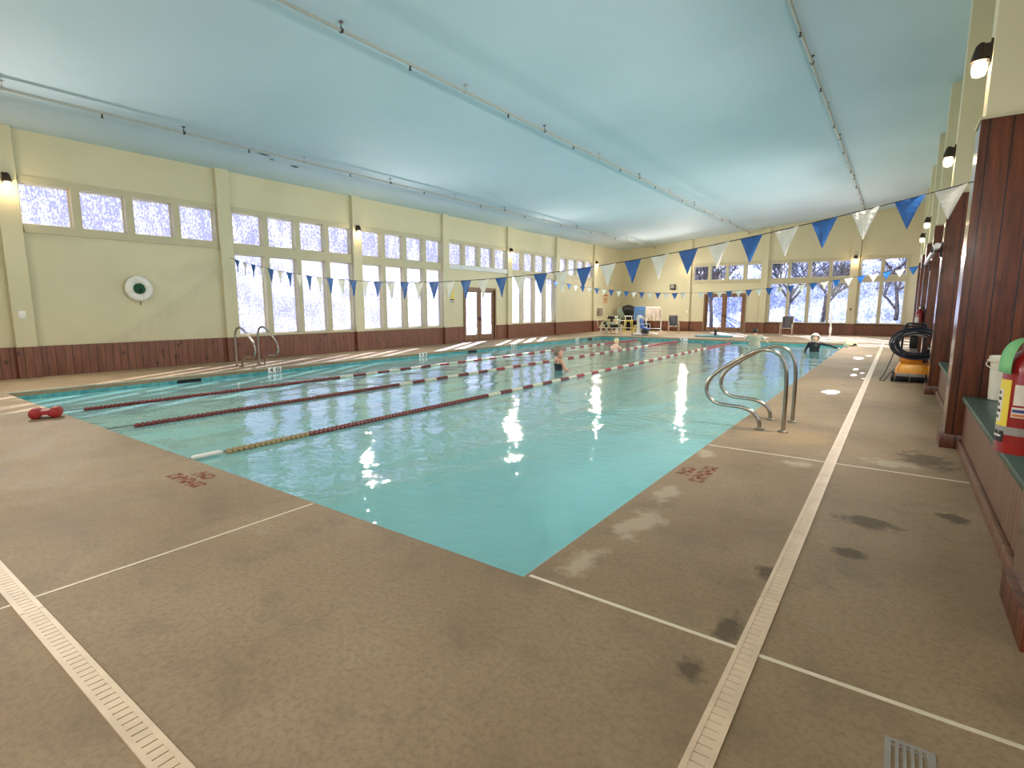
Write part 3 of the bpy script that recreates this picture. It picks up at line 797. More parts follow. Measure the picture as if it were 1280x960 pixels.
t = thing('warning_sign', 'yellow and black warning sign beside the left glass doors', 'sign', (XL + .003, 17.62, 2.05), 0)
MB().box(0, .006, -.17, .17, -.27, .27).build('panel', M['yellow'], t)
m = MB(); m.box(.006, .008, -.17, .02, .20, .265); m.box(.006, .008, -.17, .17, -.19, -.135); m.box(.006, .008, -.17, .17, -.265, -.235); m.box(.006, .008, -.17, -.02, .12, .16)
m.box(.006, .008, -.015, .015, -.05, .09); m.build('print', M['ink'], t)
MB().box(.006, .0075, -.17, .17, -.235, -.19).build('white_band', M['white'], t)
t = thing('notice_sign', 'narrow cream sign with rust red lettering on the far end of the left wall', 'sign', (XL + .003, 32.8, 2.1), 0)
MB().box(0, .006, -.34, .34, -.32, .32).build('panel', M['signcream'], t)
m = MB()
for z, w, h in ((.22, .30, .10), (.04, .22, .05), (-.06, .26, .06), (-.20, .14, .06)): m.box(.006, .008, -w, w, z - h / 2, z + h / 2)
m.build('print', M['rust'], t)
t = thing('utility_box', 'grey utility box on the left wall above the foam dumbbells', 'utility box', (XL, 31.9, 1.25), 0)  # plain grey-brown box on the wall
MB().box(0, .14, -.26, .26, -.24, .24).build('box', M['greybox'], t, bevel=.01); MB().box(.14, .15, -.22, .22, -.2, .2).build('cover', M['greybox'], t)
t = thing('thermostat', 'small dark knob on the far wall pilaster left of the corner window', 'thermostat', (-2.2, YF - .10, 1.45), -PI / 2)
MB().lathe([(.05, 0), (.05, .03), (.03, .06)], (0, 0, 0), (1, 0, 0), 12).build('knob', M['blackplastic'], t)

# ------------------------------------------------------------------ things on the right
t = thing('reach_pole', 'long silver reach pole hung along the right pilasters on black brackets', 'pole', (.44, 12.1, 2.64))
MB().tube([(0, 0, 0), (0, 5.4, .03)], .038, 12).build('tube', M['alu'], t, smooth=True)
MB().lathe([(.045, 0), (.05, .02), (.05, .14), (.04, .16)], (0, -.1, 0), (0, 1, 0), 12).build('end_cap', M['white'], t, smooth=True)
for y in (.45, 5.05):
    m = MB(); m.box(-.02, .095, y - .03, y + .03, -.07, -.04); m.box(.07, .095, y - .04, y + .04, -.16, .10); m.box(-.06, -.03, y - .03, y + .03, -.07, .04); m.build('bracket', M['blackplastic'], t)
def extinguisher(lab, loc, rz, rich):
    t = thing('fire_extinguisher', lab, 'fire extinguisher', loc, rz)
    MB().lathe([(.06, 0), (.088, .006), (.09, .03), (.09, .40), (.08, .46), (.05, .50), (.03, .515), (.03, .54)], n=28).build('cylinder', M['red'], t, smooth=True)
    m = MB().lathe([(.028, .54), (.028, .59), (.015, .60)], n=12); m.build('valve', M['alu'], t, smooth=True)
    m = MB().tube([(0, 0, .585), (.0, .04, .60), (.0, .12, .59)], .009, 6); m.tube([(0, 0, .60), (0, .04, .635), (0, .12, .645)], .009, 6); m.build('lever', M['blackplastic'], t)
    MB().tube(spline([(.02, 0, .57), (.08, .02, .56), (.11, .03, .44), (.11, .02, .15)], 6), .012, 8).build('hose', M['blackplastic'], t, smooth=True)
    def band(z0, z1, a0, a1, mat, nm, r=.0915, par=None):
        m = MB(); n = 14; vs = []
        for i in range(n + 1):
            a = math.radians(a0 + (a1 - a0) * i / n); vs += [(r * math.cos(a), r * math.sin(a), z0), (r * math.cos(a), r * math.sin(a), z1)]
        fs = [(2 * i, 2 * i + 2, 2 * i + 3, 2 * i + 1) for i in range(n)]
        o = m.add(vs, fs).build(nm, mat, par or t); o.modifiers.new('thick', 'SOLIDIFY').thickness = .0012; return o
    if rich:
        band(.10, .14, -180, 179, M['greyplastic'], 'strap', .093)
        y = band(.14, .37, 172, 228, M['yellow'], 'inspection_label', .0918)
        band(.16, .32, 178, 206, M['labelw'], 'label_panel', .0926, y)
        for q in range(5): band(.175 + .03 * q, .19 + .03 * q, 184, 196 + (q % 2) * 6, M['ink'], 'label_mark', .0932, y)
        band(.06, .115, 176, 222, M['ink'], 'serial_label', .0924)
        band(.085, .095, 180, 215, M['labelw'], 'serial_line', .0932)
        l = band(.25, .35, 238, 300, M['labelw'], 'instruction_label'); band(.19, .24, 236, 300, M['labelw'], 'instruction_label')
        band(.215, .23, 238, 300, M['labelb'], 'blue_strip', .0922); band(.195, .208, 238, 300, M['labelo'], 'orange_strip', .0922)
        g = MB(); vs = []
        for i in range(9):
            s = i / 8; a = math.radians(165 + 40 * s)
            c = Vector((-.02 - .075 * math.sin(s * 1.7), -.03 - .05 * s, .575 - .15 * s * s - .02 * s)); w = .012 + .024 * math.sin(min(1, s * 1.5) * PI / 2)
            d = Vector((.5, -.8, -.1)).normalized() * w; vs += [c - d, c + d]
        o = g.add(vs, [(2 * i, 2 * i + 1, 2 * i + 3, 2 * i + 2) for i in range(8)]).build('service_tag', M['greentag'], t, smooth=True); o.modifiers.new('thick', 'SOLIDIFY').thickness = .0015
    else:
        band(.15, .33, 150, 260, M['labelw'], 'label')
    MB().box(.085, .115, -.03, .03, .10, .55).build('wall_bracket', M['blackplastic'], t)
    return t
extinguisher('large red fire extinguisher with a green tag at the right picture edge', (.535, 3.57, .875), 0, True)
extinguisher('small-looking red fire extinguisher on a far right pilaster behind the pool cleaner', (.43, 17.2, 1.0), 0, False)
t = thing('plastic_bucket', 'white plastic tub with lid rim standing on the near green bench', 'bucket', (.93, 7.55, .616))
MB().lathe([(.075, 0), (.085, .005), (.098, .40), (.112, .41), (.114, .46), (.106, .47), (.095, .47), (.085, .38), (.0, .375)], n=28).build('tub', M['offwhite'], t, smooth=True)
MB().tube(spline([(-.11, 0, .42), (-.13, -.02, .37), (-.05, -.11, .33), (.07, -.10, .37), (.11, 0, .42)], 6), .005, 6).build('handle', M['offwhite'], t)
for s in (-1, 1): MB().ball((.112 * s, 0, .42), .015, n=8, m=6).build('handle_lug', M['offwhite'], t)

# pool cleaning robot on its caddy
t = thing('pool_cleaner', 'orange pool cleaning robot on a caddy with coiled navy cable', 'pool cleaner', (.30, 14.25, 0), 0)
b = MB()
b.prism([(-.27, -.24, .12), (-.27, -.28, .20), (-.25, -.24, .25), (-.21, -.18, .37), (-.21, .16, .40), (-.27, .24, .28), (-.27, .26, .12)], (.54, 0, 0)).build('shell', M['orange'], t, smooth=False, bevel=.02)
MB().prism([(-.19, -.262, .235), (.19, -.262, .235), (.21, -.215, .30), (.15, -.185, .37), (-.15, -.185, .37), (-.21, -.215, .30)], (0, .05, .0)).build('front_cover', M['orange_light'], t, bevel=.012)
MB().box(-.25, .25, -.31, -.27, .13, .20).build('bumper', M['greyplastic'], t, bevel=.01)
for s in (-.13, .13):
    m = MB(); prof = []
    for i in range(12): prof += [(.055, i * .021), (.07, i * .021 + .007), (.055, i * .021 + .015)]
    m.lathe(prof, (s - .125, -.27, .075), (1, 0, 0), 12).build('brush', M['blackplastic'], t)
for sx in (-.30, .30):
    for sy in (-.16, .18):
        MB().lathe([(.07, -.03), (.09, -.02), (.09, .02), (.07, .03)], (sx, sy, .09), (1, 0, 0), 16).build('wheel', M['blackplastic'], t, smooth=True)
MB().box(-.2, .2, .1, .32, .36, .52).build('filter_lid', M['orange'], t, bevel=.03)
fr = MB().tube(fillet([(-.19, .3, .05), (-.19, .3, 1.18), (.21, .3, 1.18), (.21, .3, .05)], .08), .022, 10).build('caddy_frame', M['blackplastic'], t, smooth=True)
MB().tube(fillet([(-.17, .18, .95), (-.15, .05, 1.24), (.19, .05, 1.24), (.21, .18, .95)], .07), .022, 10).build('handle', M['blackplastic'], t, smooth=True)
MB().box(-.06, .08, .2, .3, .70, 1.05).build('power_box', M['blackplastic'], t, bevel=.015)
MB().box(-.05, .09, .22, .31, .52, .70).build('power_socket', M['greyplastic'], t, bevel=.015)
m = MB(); m.tube(spline([(-.36, .0, .90), (-.22, -.02, 1.01), (-.08, -.03, 1.0)], 5), .035, 8); m.tube(spline([(-.1, -.03, 1.0), (.0, -.03, 1.03), (.12, -.03, 1.0), (.26, .0, .99)], 5), .04, 8); m.build('cable_hook', M['greyplastic'], t, smooth=True)
cab = MB()
for j in range(9):
    r = .27 + .021 * j + random.uniform(-.01, .01); dy = -.07 + .03 * (j % 4); cx, cz = .06 + random.uniform(-.02, .03), .815 + random.uniform(-.015, .015)
    cab.tube([(cx + r * 1.08 * math.cos(a), dy + .02 * math.sin(2 * a + j), cz + r * .78 * math.sin(a)) for a in [2 * PI * i / 36 for i in range(36)]], .0155, 6, closed=True)
cab.build('cable_coil', M['hose'], t, smooth=True)
MB().tube(spline([(-.30, .0, .70), (-.36, -.05, .45), (-.46, -.1, .12), (-.52, -.15, .02), (-.44, -.18, .02), (-.36, -.12, .16), (-.28, -.05, .26)], 8), .011, 6).build('power_cord', M['blackplastic'], t, smooth=True)

# ------------------------------------------------------------------ pull buoy
t = thing('pull_buoy', 'red foam pull buoy lying on the near deck at left', 'pull buoy', (-9.93, 2.235, .0), 1.18)
m = MB()
for s in (-1, 1):
    m.lathe([(.02, -.115), (.06, -.11), (.075, -.09), (.078, 0), (.075, .09), (.06, .11), (.02, .115)], (s * .112, 0, .078), (0, 1, 0), 20)
m.build('foam_lobe', M['redfoam'], t, smooth=True, angle=50)
m = MB(); m.prism([(-.11, -.10, .035), (.11, -.10, .035), (.11, -.10, .145), (.04, -.10, .118), (-.04, -.10, .118), (-.11, -.10, .145)], (0, .20, 0)); m.build('foam_bridge', M['redfoam'], t, bevel=.01)
MB().box(-.03, .03, -.118, -.10, .045, .055).build('strap', M['white'], t)

# ------------------------------------------------------------------ patio chairs
def chair(lab, loc, rz):
    t = thing('patio_chair', lab, 'chair', loc, rz, 'sling patio chairs')
    W = .29
    for s in (-1, 1):
        MB().tube(fillet([(s * W, -.28, 0), (s * W, -.27, .62), (s * W, .24, .64)], .07), .02, 8).build('leg', M['chairframe'], t, smooth=True)
        MB().tube(fillet([(s * W, .36, 0), (s * W, .20, .42), (s * W * .92, .22, .5), (s * W * .92, .42, 1.02)], .06), .02, 8).build('leg', M['chairframe'], t, smooth=True)
        MB().box(s * W - .035, s * W + .035, -.30, .22, .635, .66).build('armrest', M['chairframe'], t, bevel=.01)
    n = 7; vs = []
    for i in range(n + 1):
        q = i / n; vs += [(-W + .03, -.26 + .5 * q, .43 - .05 * math.sin(q * PI) ), (W - .03, -.26 + .5 * q, .43 - .05 * math.sin(q * PI))]
    o = MB().add(vs, [(2 * i, 2 * i + 1, 2 * i + 3, 2 * i + 2) for i in range(n)]).build('seat', M['sling'], t, smooth=True); o.modifiers.new('thick', 'SOLIDIFY').thickness = .01
    vs = []
    for i in range(n + 1):
        q = i / n; vs += [(-W + .03, .20 + .24 * q + .03 * math.sin(q * PI), .44 + .62 * q), (W - .03, .20 + .24 * q + .03 * math.sin(q * PI), .44 + .62 * q)]
    o = MB().add(vs, [(2 * i, 2 * i + 1, 2 * i + 3, 2 * i + 2) for i in range(n)]).build('backrest', M['sling'], t, smooth=True); o.modifiers.new('thick', 'SOLIDIFY').thickness = .012
    MB().tube([(-W, -.27, .42), (W, -.27, .42)], .018, 8).build('front_rail', M['chairframe'], t); MB().tube([(-W, .2, .40), (W, .2, .40)], .018, 8).build('back_rail', M['chairframe'], t)
    return t
chair('grey sling patio chair left of the far glass doors', (-10.95, 31.9, 0), .42)
chair('grey sling patio chair before the wide far window', (-4.95, 32.7, 0), .03)
t = thing('stanchion', 'white upright stanchion pole at the far pool end', 'pole', (-2.68, 30.6, 0))
MB().tube([(0, 0, 0), (0, 0, 1.25)], .035, 10).build('pole', M['white'], t); MB().lathe([(.12, 0), (.12, .03), (.05, .06)], n=16).build('base', M['white'], t); MB().lathe([(.055, 0), (.06, .25), (.05, .3)], (0, 0, .3), n=12).build('sleeve', M['white'], t, smooth=True)

# far deck: low teal platform with dark post
t = thing('deck_platform', 'low teal slab with a short dark post before the far glass doors', 'platform', (-7.95, 29.6, 0))
MB().box(-.85, .85, -.55, .55, 0, .07).build('slab', M['teal'], t, bevel=.02)
MB().tube([(.12, -.2, .07), (.12, -.2, .42)], .07, 10).build('post', M['blackplastic'], t); MB().tube([(.12, -.2, .4), (.28, .1, .62)], .03, 8).build('lever', M['chairframe'], t)

# pool lift
t = thing('pool_lift', 'white pool lift with a blue seat at the far left pool corner', 'pool lift', (-11.75, 28.7, 0), 0)
MB().box(-.34, .30, -.30, .30, .03, .10).build('base', M['white'], t, bevel=.02)
for sx in (-.34, .28):
    for sy in (-.28, .28): MB().lathe([(.05, -.025), (.07, -.015), (.07, .015), (.05, .025)], (sx, sy, .07), (0, 1, 0), 12).build('wheel', M['greyplastic'], t)
MB().box(-.17, .09, -.12, .12, .08, 1.02).build('mast', M['white'], t, bevel=.03)
MB().ball((-.05, 0, 1.03), .14, 1, .9, .6).build('mast_cap', M['white'], t, smooth=True)
MB().tube(fillet([(-.04, -.05, .95), (.2, -.2, 1.02), (.42, -.25, .98), (.45, -.25, .62)], .08), .03, 8).build('lift_arm', M['white'], t, smooth=True)
MB().prism([(.12, -.30, .40), (.56, -.30, .32), (.56, -.30, .38), (.22, -.30, .48), (.12, -.30, .92), (.05, -.30, .92)], (0, .42, 0)).build('seat', M['bluevinyl'], t, bevel=.03)
MB().tube(fillet([(.1, -.33, .62), (.5, -.33, .64), (.52, -.33, .42)], .05), .018, 8).build('armrest', M['white'], t); MB().tube(fillet([(.1, .15, .62), (.5, .15, .64), (.52, .15, .42)], .05), .018, 8).build('armrest', M['white'], t)
MB().box(.50, 1.02, -.26, .06, .17, .20).xf(Matrix.Rotation(.20, 4, 'Y') @ Matrix.Translation((0, 0, .12))).build('footrest', M['white'], t, bevel=.01)
MB().box(.2, .48, -.26, .10, .10, .34).build('battery_case', M['blackplastic'], t, bevel=.02)

# noodle rack with foam noodles
t = thing('noodle_rack', 'white pipe rack against the far wall draped with foam noodles', 'rack', (-13.9, 33.7, 0))
MB().tube(fillet([(-1.5, 0, .03), (-1.5, 0, 1.42), (1.5, 0, 1.42), (1.5, 0, .03)], .08), .03, 10).build('frame', M['white'], t, smooth=True)
for s in (-1.5, 1.5): MB().box(s - .04, s + .04, -.35, .35, 0, .05).build('foot', M['white'], t, bevel=.01)
MB().tube([(-1.5, 0, .18), (1.5, 0, .18)], .02, 8).build('rail', M['white'], t)
def noodle(x, rise, drop_f, drop_b, mat, lab, grp, spread=.10):
    pts = spline([(x, 33.7 - spread, 1.45 - drop_f), (x, 33.7 - spread * .95, 1.30 + rise * .4), (x, 33.7 - spread * .45, 1.48 + rise), (x, 33.7 + spread * .45, 1.48 + rise), (x, 33.7 + spread * .95, 1.30 + rise * .4), (x, 33.7 + spread, 1.45 - drop_b)], 5)
    m = MB().tube(pts, .036, 8); o = m.build('pool_noodle', mat, None, smooth=True); tag(o, lab, 'pool noodle', grp)
for i in range(9): noodle(-15.03 + .092 * i, .02 + .14 * math.sin((i + 1) / 10 * PI), .70 + .22 * math.sin(i / 8 * PI) + random.uniform(-.1, .1), .7, M['noodlek'], 'black foam noodle draped over the left part of the rack', 'black noodles on the rack', .13)
for i in range(8): noodle(-14.18 + .094 * i, .05, .62 + random.uniform(-.14, .14), .6, M['noodleb'], 'blue foam noodle draped over the middle of the rack', 'blue noodles on the rack', .11)
for i in range(10): noodle(-13.40 + .098 * i, .05, .58 + random.uniform(-.2, .22), .6, M['noodlew'], 'white foam noodle draped over the right end of the rack', 'white noodles on the rack', .11)
for i in range(3):
    x = -15.33 + .09 * i; pts = spline([(x, 33.80, 1.05), (x, 33.77, 1.42), (x, 33.70, 1.50), (x + .02, 33.58, 1.46), (x + .10 + .02 * i, 33.46, 1.24), (x + .22 + .05 * i, 33.44, .98), (x + .28 + .08 * i, 33.43, .80)], 6)
    tag(MB().tube(pts, .036, 8).build('pool_noodle', M['noodleg'], None, smooth=True), 'sage green foam noodle drooping off the left end of the rack', 'pool noodle', 'sage noodles by the rack')
t = thing('storage_bin', 'black storage bin on the far deck under the noodle rack', 'storage bin', (-14.45, 34.55, 0))
MB().box(-.75, .75, -.35, .35, 0, .52).build('bin', M['blackplastic'], t, bevel=.03); MB().box(-.78, .78, -.38, .38, .52, .58).build('lid', M['blackplastic'], t, bevel=.015)
# foam dumbbell heap on a low white cart
t = thing('dumbbell_cart', 'low white slatted cart heaped with foam dumbbells at the far left', 'cart', (-13.95, 29.6, 0))
MB().box(-.62, .62, -.4, .4, .32, .36).build('deck', M['offwhite'], t)
for sx in (-.5, -.12, .5):
    for sy in (-.32, .32): MB().box(sx - .04, sx + .04, sy - .04, sy + .04, 0, .32).build('leg', M['white'], t)
for s in (-1, 1): MB().tube(fillet([(s * .64, -.38, .36), (s * .76, -.38, .78), (s * .76, .38, .78), (s * .64, .38, .36)], .06), .018, 8).build('side_rail', M['offwhite'], t)
def dumbbell(loc, rot, mat, matw, lab, grp):
    t = thing('foam_dumbbell', lab, 'foam dumbbell', loc, 0, grp); t.rotation_euler = rot
    MB().tube([(-.12, 0, 0), (.12, 0, 0)], .018, 8).build('bar', M['white'], t)
    for s in (-1, 1): MB().lathe([(.05, -.05), (.082, -.042), (.082, .042), (.05, .05)], (s * .12, 0, 0), (1, 0, 0), 12).build('foam_head', mat, t, smooth=True)
i = 0
for lay, cols in enumerate((7, 6, 5, 3)):
    for row in (-.18, .18):
        for k in range(cols):
            mat, cn = ((M['creamfoam'], 'cream'), (M['blackplastic'], 'black'), (M['creamfoam'], 'cream'), (M['palegreen'], 'pale green'), (M['blackplastic'], 'black'))[(i * 7 + lay + i // 3) % 5]
            dumbbell((-13.95 + (k - (cols - 1) / 2) * .172, 29.6 + row + random.uniform(-.004, .004), .447 + .168 * lay), (random.uniform(0, 3), 0, PI / 2), mat, None, cn + ' foam dumbbell heaped on the low white cart', cn + ' foam dumbbells on the cart'); i += 1
# yellow plastic stands
for j, (x, y, lab) in enumerate(((-13.42, 30.9, 'taller yellow plastic rack stand with white top bar beside the dumbbell cart'), (-12.78, 30.9, 'lower yellow plastic stool right of the taller yellow stand'))):
    t = thing('yellow_stand', lab, 'stand', (x, y, 0), .1)
    h = (1.0, .62)[j]
    for sx in (-.22, .22):
        for sy in (-.15, .15):
            MB().tube([(sx * 1.15, sy * 1.2, 0), (sx * .85, sy * .9, h * .72)], .028, 8).build('leg', M['yellowp'], t)
    MB().box(-.24, .24, -.17, .17, h * .70, h * .76).build('seat', M['yellowp'], t, bevel=.015)
    if j == 0:
        for sx in (-.2, .2): MB().tube([(sx, .0, .74), (sx, .0, 1.0)], .022, 8).build('upright', M['offwhite'], t)
        MB().box(-.24, .24, -.03, .03, .98, 1.04).build('top_bar', M['white'], t, bevel=.01)
    else: MB().box(-.2, .2, -.16, -.13, h * .35, h * .42).build('rung', M['yellowp'], t)

# foam kit on the pool edge at far right
t = thing('kickboard', 'cream kickboard with a black hand hole lying at the far right pool edge', 'kickboard', (-1.42, 25.6, 0), .3)
MB().prism([(-.18, -.3, .02), (.18, -.3, .02), (.2, .2, .02), (.1, .34, .02), (-.1, .34, .02), (-.2, .2, .02)], (0, 0, .05)).xf(Matrix.Rotation(.35, 4, 'X') @ Matrix.Translation((0, .28, .0))).build('board', M['creamfoam'], t, bevel=.012)
MB().lathe([(.06, 0), (.06, .03)], (.05, -.12, .07), (.0, -.5, 1), 14).build('hand_hole', M['dark'], t)
t = thing('foam_block', 'pale green foam block at the far right pool edge beside the kickboard', 'foam block', (-1.60, 24.95, 0), .2)
MB().box(-.07, .07, -.10, .10, .0, .16).build('block', M['palegreen'], t, bevel=.03)

# ------------------------------------------------------------------ swimmers
def remesh(mb, name, mat, parent, voxel=.011, smooth=4):
    o = mb.build(name, mat, None)
    r = o.modifiers.new('r', 'REMESH'); r.mode = 'VOXEL'; r.voxel_size = voxel
    s = o.modifiers.new('s', 'SMOOTH'); s.iterations = smooth; s.factor = .5
    bpy.context.view_layer.update()
    me = bpy.data.meshes.new_from_object(o.evaluated_get(bpy.context.evaluated_depsgraph_get()))
    me.name = name
    bpy.data.objects.remove(o)
    me.materials.clear(); me.materials.append(mat)
    me.polygons.foreach_set('use_smooth', [True] * len(me.polygons))
    n = bpy.data.objects.new(name, me); COL.objects.link(n); n.parent = parent
    return n
def limb(mb, pts, rad):
    P = [Vector(q) for q in pts]
    for i in range(len(P) - 1):
        a, b = P[i], P[i + 1]
        st = 5
        mb.tube([a.lerp(b, k / st) for k in range(st + 1)], [rad[i] + (rad[i + 1] - rad[i]) * k / st for k in range(st + 1)], 12)
    for q, r in zip(P, rad): mb.ball(q, r, n=12, m=8)
def hand(mb, w, d, side, up=Vector((0, 0, 1))):
    """palm and five curved fingers growing from wrist w along d"""
    d = Vector(d).normalized(); s = d.cross(up).normalized() * side; n = s.cross(d).normalized()
    w = Vector(w)
    mb.tube([w, w + d * .05, w + d * .09], [.026, .034, .03], 10)
    for k, (o, l) in enumerate(((-.027, .062), (-.009, .076), (.009, .082), (.027, .072))):
        a = w + d * .085 + s * o
        mb.tube([a, a + d * l * .5 - n * .004, a + d * l * .85 - n * .016, a + d * l - n * .028], [.0095, .0092, .0085, .007], 7)
    a = w + d * .03 - s * .028
    mb.tube([a, a + d * .035 - s * .022, a + d * .065 - s * .026], [.012, .0105, .008], 7)
def head(mb, c, f, r=1.0):
    """skull, jaw, nose, ears; f = facing direction in the horizontal plane"""
    c = Vector(c); f = Vector((f[0], f[1], 0)).normalized(); s = Vector((-f.y, f.x, 0))
    def pt(a, b, z): return c + f * a * r + s * b * r + Vector((0, 0, z * r))
    mb.ball(pt(-.01, 0, .02), .098 * r, .98, .98, 1.12, 16, 12)
    mb.ball(pt(.03, 0, -.05), .068 * r, 1, 1, 1.05, 14, 10)
    mb.ball(pt(.062, 0, -.098), .026 * r, n=10, m=8)
    mb.tube([pt(.094, 0, .02), pt(.113, 0, -.022), pt(.098, 0, -.034)], [.008 * r, .015 * r, .01 * r], 8)
    mb.tube([pt(.087, -.022, -.062), pt(.094, 0, -.06), pt(.087, .022, -.062)], .008 * r, 6)
    for k in (-1, 1):
        mb.ball(pt(.082, .036 * k, .026), .014 * r, n=8, m=6); mb.ball(pt(-.005, .098 * k, -.005), .026 * r, .6, .6, 1.2, 8, 6)
def hair_cap(mb, c, f, r=1.0, low=54, vol=.112):
    c = Vector(c); f = Vector((f[0], f[1], 0)).normalized(); n, m = 22, 14; vs = []
    for i in range(m + 1):
        for k in range(n):
            a = 2 * PI * k / n; d = Vector((math.cos(a), math.sin(a), 0)); front = d.dot(f)
            lim = math.radians(low + 84 * min(1, max(0, .5 - front * .75))) 
            t = lim * i / m; q = vol * r
            vs.append(c + Vector((0, 0, .022 * r)) - f * .012 * r + Vector((q * math.sin(t) * math.cos(a), q * math.sin(t) * math.sin(a), q * 1.12 * math.cos(t))) * (1 + .02 * math.sin(9 * a + 5 * t)))
    fs = [(i * n + k, i * n + (k + 1) % n, (i + 1) * n + (k + 1) % n, (i + 1) * n + k) for i in range(m) for k in range(n)]
    return mb.add(vs, fs)
def torso(mb, z0, H, wide, deep, f, grow=0.0, top=1.0):
    """hips to shoulders as a stack of ellipses, front/back along f"""
    f = Vector((f[0], f[1], 0)).normalized(); s = Vector((-f.y, f.x, 0)); n = 20
    prof = [(.47, .85, .95), (.52, .98, 1.05), (.57, .92, .98), (.62, .82, .88), (.68, .86, .95), (.74, .98, 1.06), (.79, 1.05, 1.0), (.815, .98, .86), (.835, .70, .66), (.85, .40, .5)]
    prof = [q for q in prof if q[0] <= top]
    vs = []
    for h, w, d in prof:
        for k in range(n):
            a = 2 * PI * k / n
            vs.append(Vector((0, 0, z0 + h * H)) + s * (wide * w + grow) * math.cos(a) + f * (deep * d + grow) * math.sin(a))
    m = len(prof)
    fs = [(i * n + k, i * n + (k + 1) % n, (i + 1) * n + (k + 1) % n, (i + 1) * n + k) for i in range(m - 1) for k in range(n)] + [tuple(range(n))[::-1], tuple((m - 1) * n + k for k in range(n))]
    return mb.add(vs, fs)

def standing(lab, loc, H, face, skin, hair, armL, armR, cloth, wide=.165, deep=.105, headface=None, hs=1.0, vol=.112, low=54):
    """origin on the pool floor; arms: [shoulder->elbow->wrist] offsets in the (side, forward, up) frame"""
    t = thing('person', lab, 'person', loc)
    f = Vector((face[0], face[1], 0)).normalized(); s = Vector((f.y, -f.x, 0))     # s = person's right
    W = lambda q: s * q[0] + f * q[1] + Vector((0, 0, q[2]))
    b = MB(); torso(b, 0, H, wide, deep, f)
    hc = W((0, .012, .925 * H)); hf = Vector((headface[0], headface[1], 0)) if headface else f
    limb(b, [W((0, -.01, .82 * H)), W((0, .005, .885 * H))], [.062, .052]); head(b, hc, hf, hs * H / 1.68)
    for sg in (-1, 1):
        limb(b, [W((.095 * sg, 0, .50 * H)), W((.10 * sg, .01, .28 * H)), W((.105 * sg, -.01, .045 * H))], [.085, .058, .038])
        limb(b, [W((.105 * sg, -.02, .03 * H)), W((.115 * sg, .15, .016 * H))], [.036, .026])
    sleeves = MB()
    for sg, arm in ((-1, armL), (1, armR)):
        sh = W((sg * (wide + .005), 0, .795 * H)); el = sh + W(arm[0]); wr = el + W(arm[1])
        limb(b, [sh, el, wr], [.052, .040, .027]); hand(b, wr, wr - el, sg)
        if cloth[0] == 'rash': limb(sleeves, [sh, el, wr], [.060, .048, .036])
        if cloth[0] == 'shirt': limb(sleeves, [sh, sh.lerp(el, .72)], [.070, .062])
    remesh(b, 'body', skin, t)
    if cloth[0] in ('rash', 'shirt'):
        torso(sleeves, 0, H, wide, deep, f, .014 if cloth[0] == 'rash' else .026, .836); remesh(sleeves, 'rash_guard' if cloth[0] == 'rash' else 'shirt', cloth[1], t)
    else:
        m = MB(); torso(m, 0, H, wide, deep, f, .010, .74 + .0)
        for sg in (-1, 1): m.tube([W((sg * .10, deep * .9, .735 * H)), W((sg * .085, deep * .55, .835 * H)), W((sg * .08, -.01, .852 * H)), W((sg * .06, -deep * .82, .80 * H)), W((sg * .045, -deep * 1.0, .72 * H))], .017, 8)
        remesh(m, 'swimsuit', cloth[1], t)
    hm = MB(); hair_cap(hm, hc, hf, hs * H / 1.68, low, vol); o = hm.build('hair', hair, t, smooth=True, angle=180); o.modifiers.new('thick', 'SOLIDIFY').thickness = .016
    return t
standing('woman with grey-brown hair and navy swimsuit standing chest deep mid pool', (-7.66, 12.9, BOTTOM), 1.54, (.55, .83), M['skin'], M['hairgrey'],
         [(-.10, .08, -.22), (-.03, .20, -.04)], [(.13, .08, -.23), (.06, .16, -.10)], ('suit', M['swimnavy']), headface=(.75, .5), hs=1.12, vol=.122, low=50)
standing('man in a sage shirt with short dark hair at the far pool end', (-5.28, 26.45, BOTTOM), 1.72, (-.05, 1), M['skin'], M['hairdark'],
         [(-.18, .06, -.20), (-.03, .22, -.02)], [(.20, .06, -.19), (.04, .20, -.05)], ('shirt', M['olive']), wide=.25, deep=.14)
pw = standing('person with white-blond hair in a black rash guard, arm out to the edge', (-2.60, 24.1, BOTTOM), 1.60, (.12, -1), M['skinp'], M['hairwhite'],
         [(-.30, .0, -.05), (-.27, .0, -.10)], [(.10, .0, -.24), (.05, .05, -.20)], ('rash', M['rash']), wide=.19, deep=.12, hs=1.16, vol=.135, low=62)
m = MB(); m.box(.045, .085, -.150, -.146, 1.20, 1.212); m.build('chest_mark', M['white'], pw)
# breaststroke swimmer, body stretched along the lane near the surface
t = thing('person', 'swimmer with blond hair and bare shoulders moving up the left lane', 'person', (-9.85, 21.4, WATER))
b = MB(); fdir = (.2, 1)
for i, (y, w, d, z) in enumerate(((-.75, .16, .10, -.30), (-.55, .15, .10, -.24), (-.35, .14, .10, -.16), (-.18, .165, .11, -.06), (-.05, .175, .105, .03), (.02, .11, .08, .09))):
    b.ball((.03 * y, y, z), 1.0, w, .16, d, 16, 10)
limb(b, [(0, 0, .08), (0, .06, .19)], [.06, .052]); hc = Vector((0.01, .08, .27)); head(b, hc, fdir, .98)
for sg in (-1, 1):
    limb(b, [(sg * .165, -.06, .03), (sg * .33, .10, -.10), (sg * .22, .33, -.14)], [.054, .042, .028]); hand(b, (sg * .22, .33, -.14), (-sg * .3, 1, -.05), sg)
    limb(b, [(sg * .09, -.78, -.32), (sg * .15, -1.15, -.48), (sg * .12, -1.52, -.52)], [.082, .058, .038]); limb(b, [(sg * .12, -1.52, -.52), (sg * .14, -1.70, -.56)], [.036, .024])
remesh(b, 'body', M['skinp'], t)
m = MB()
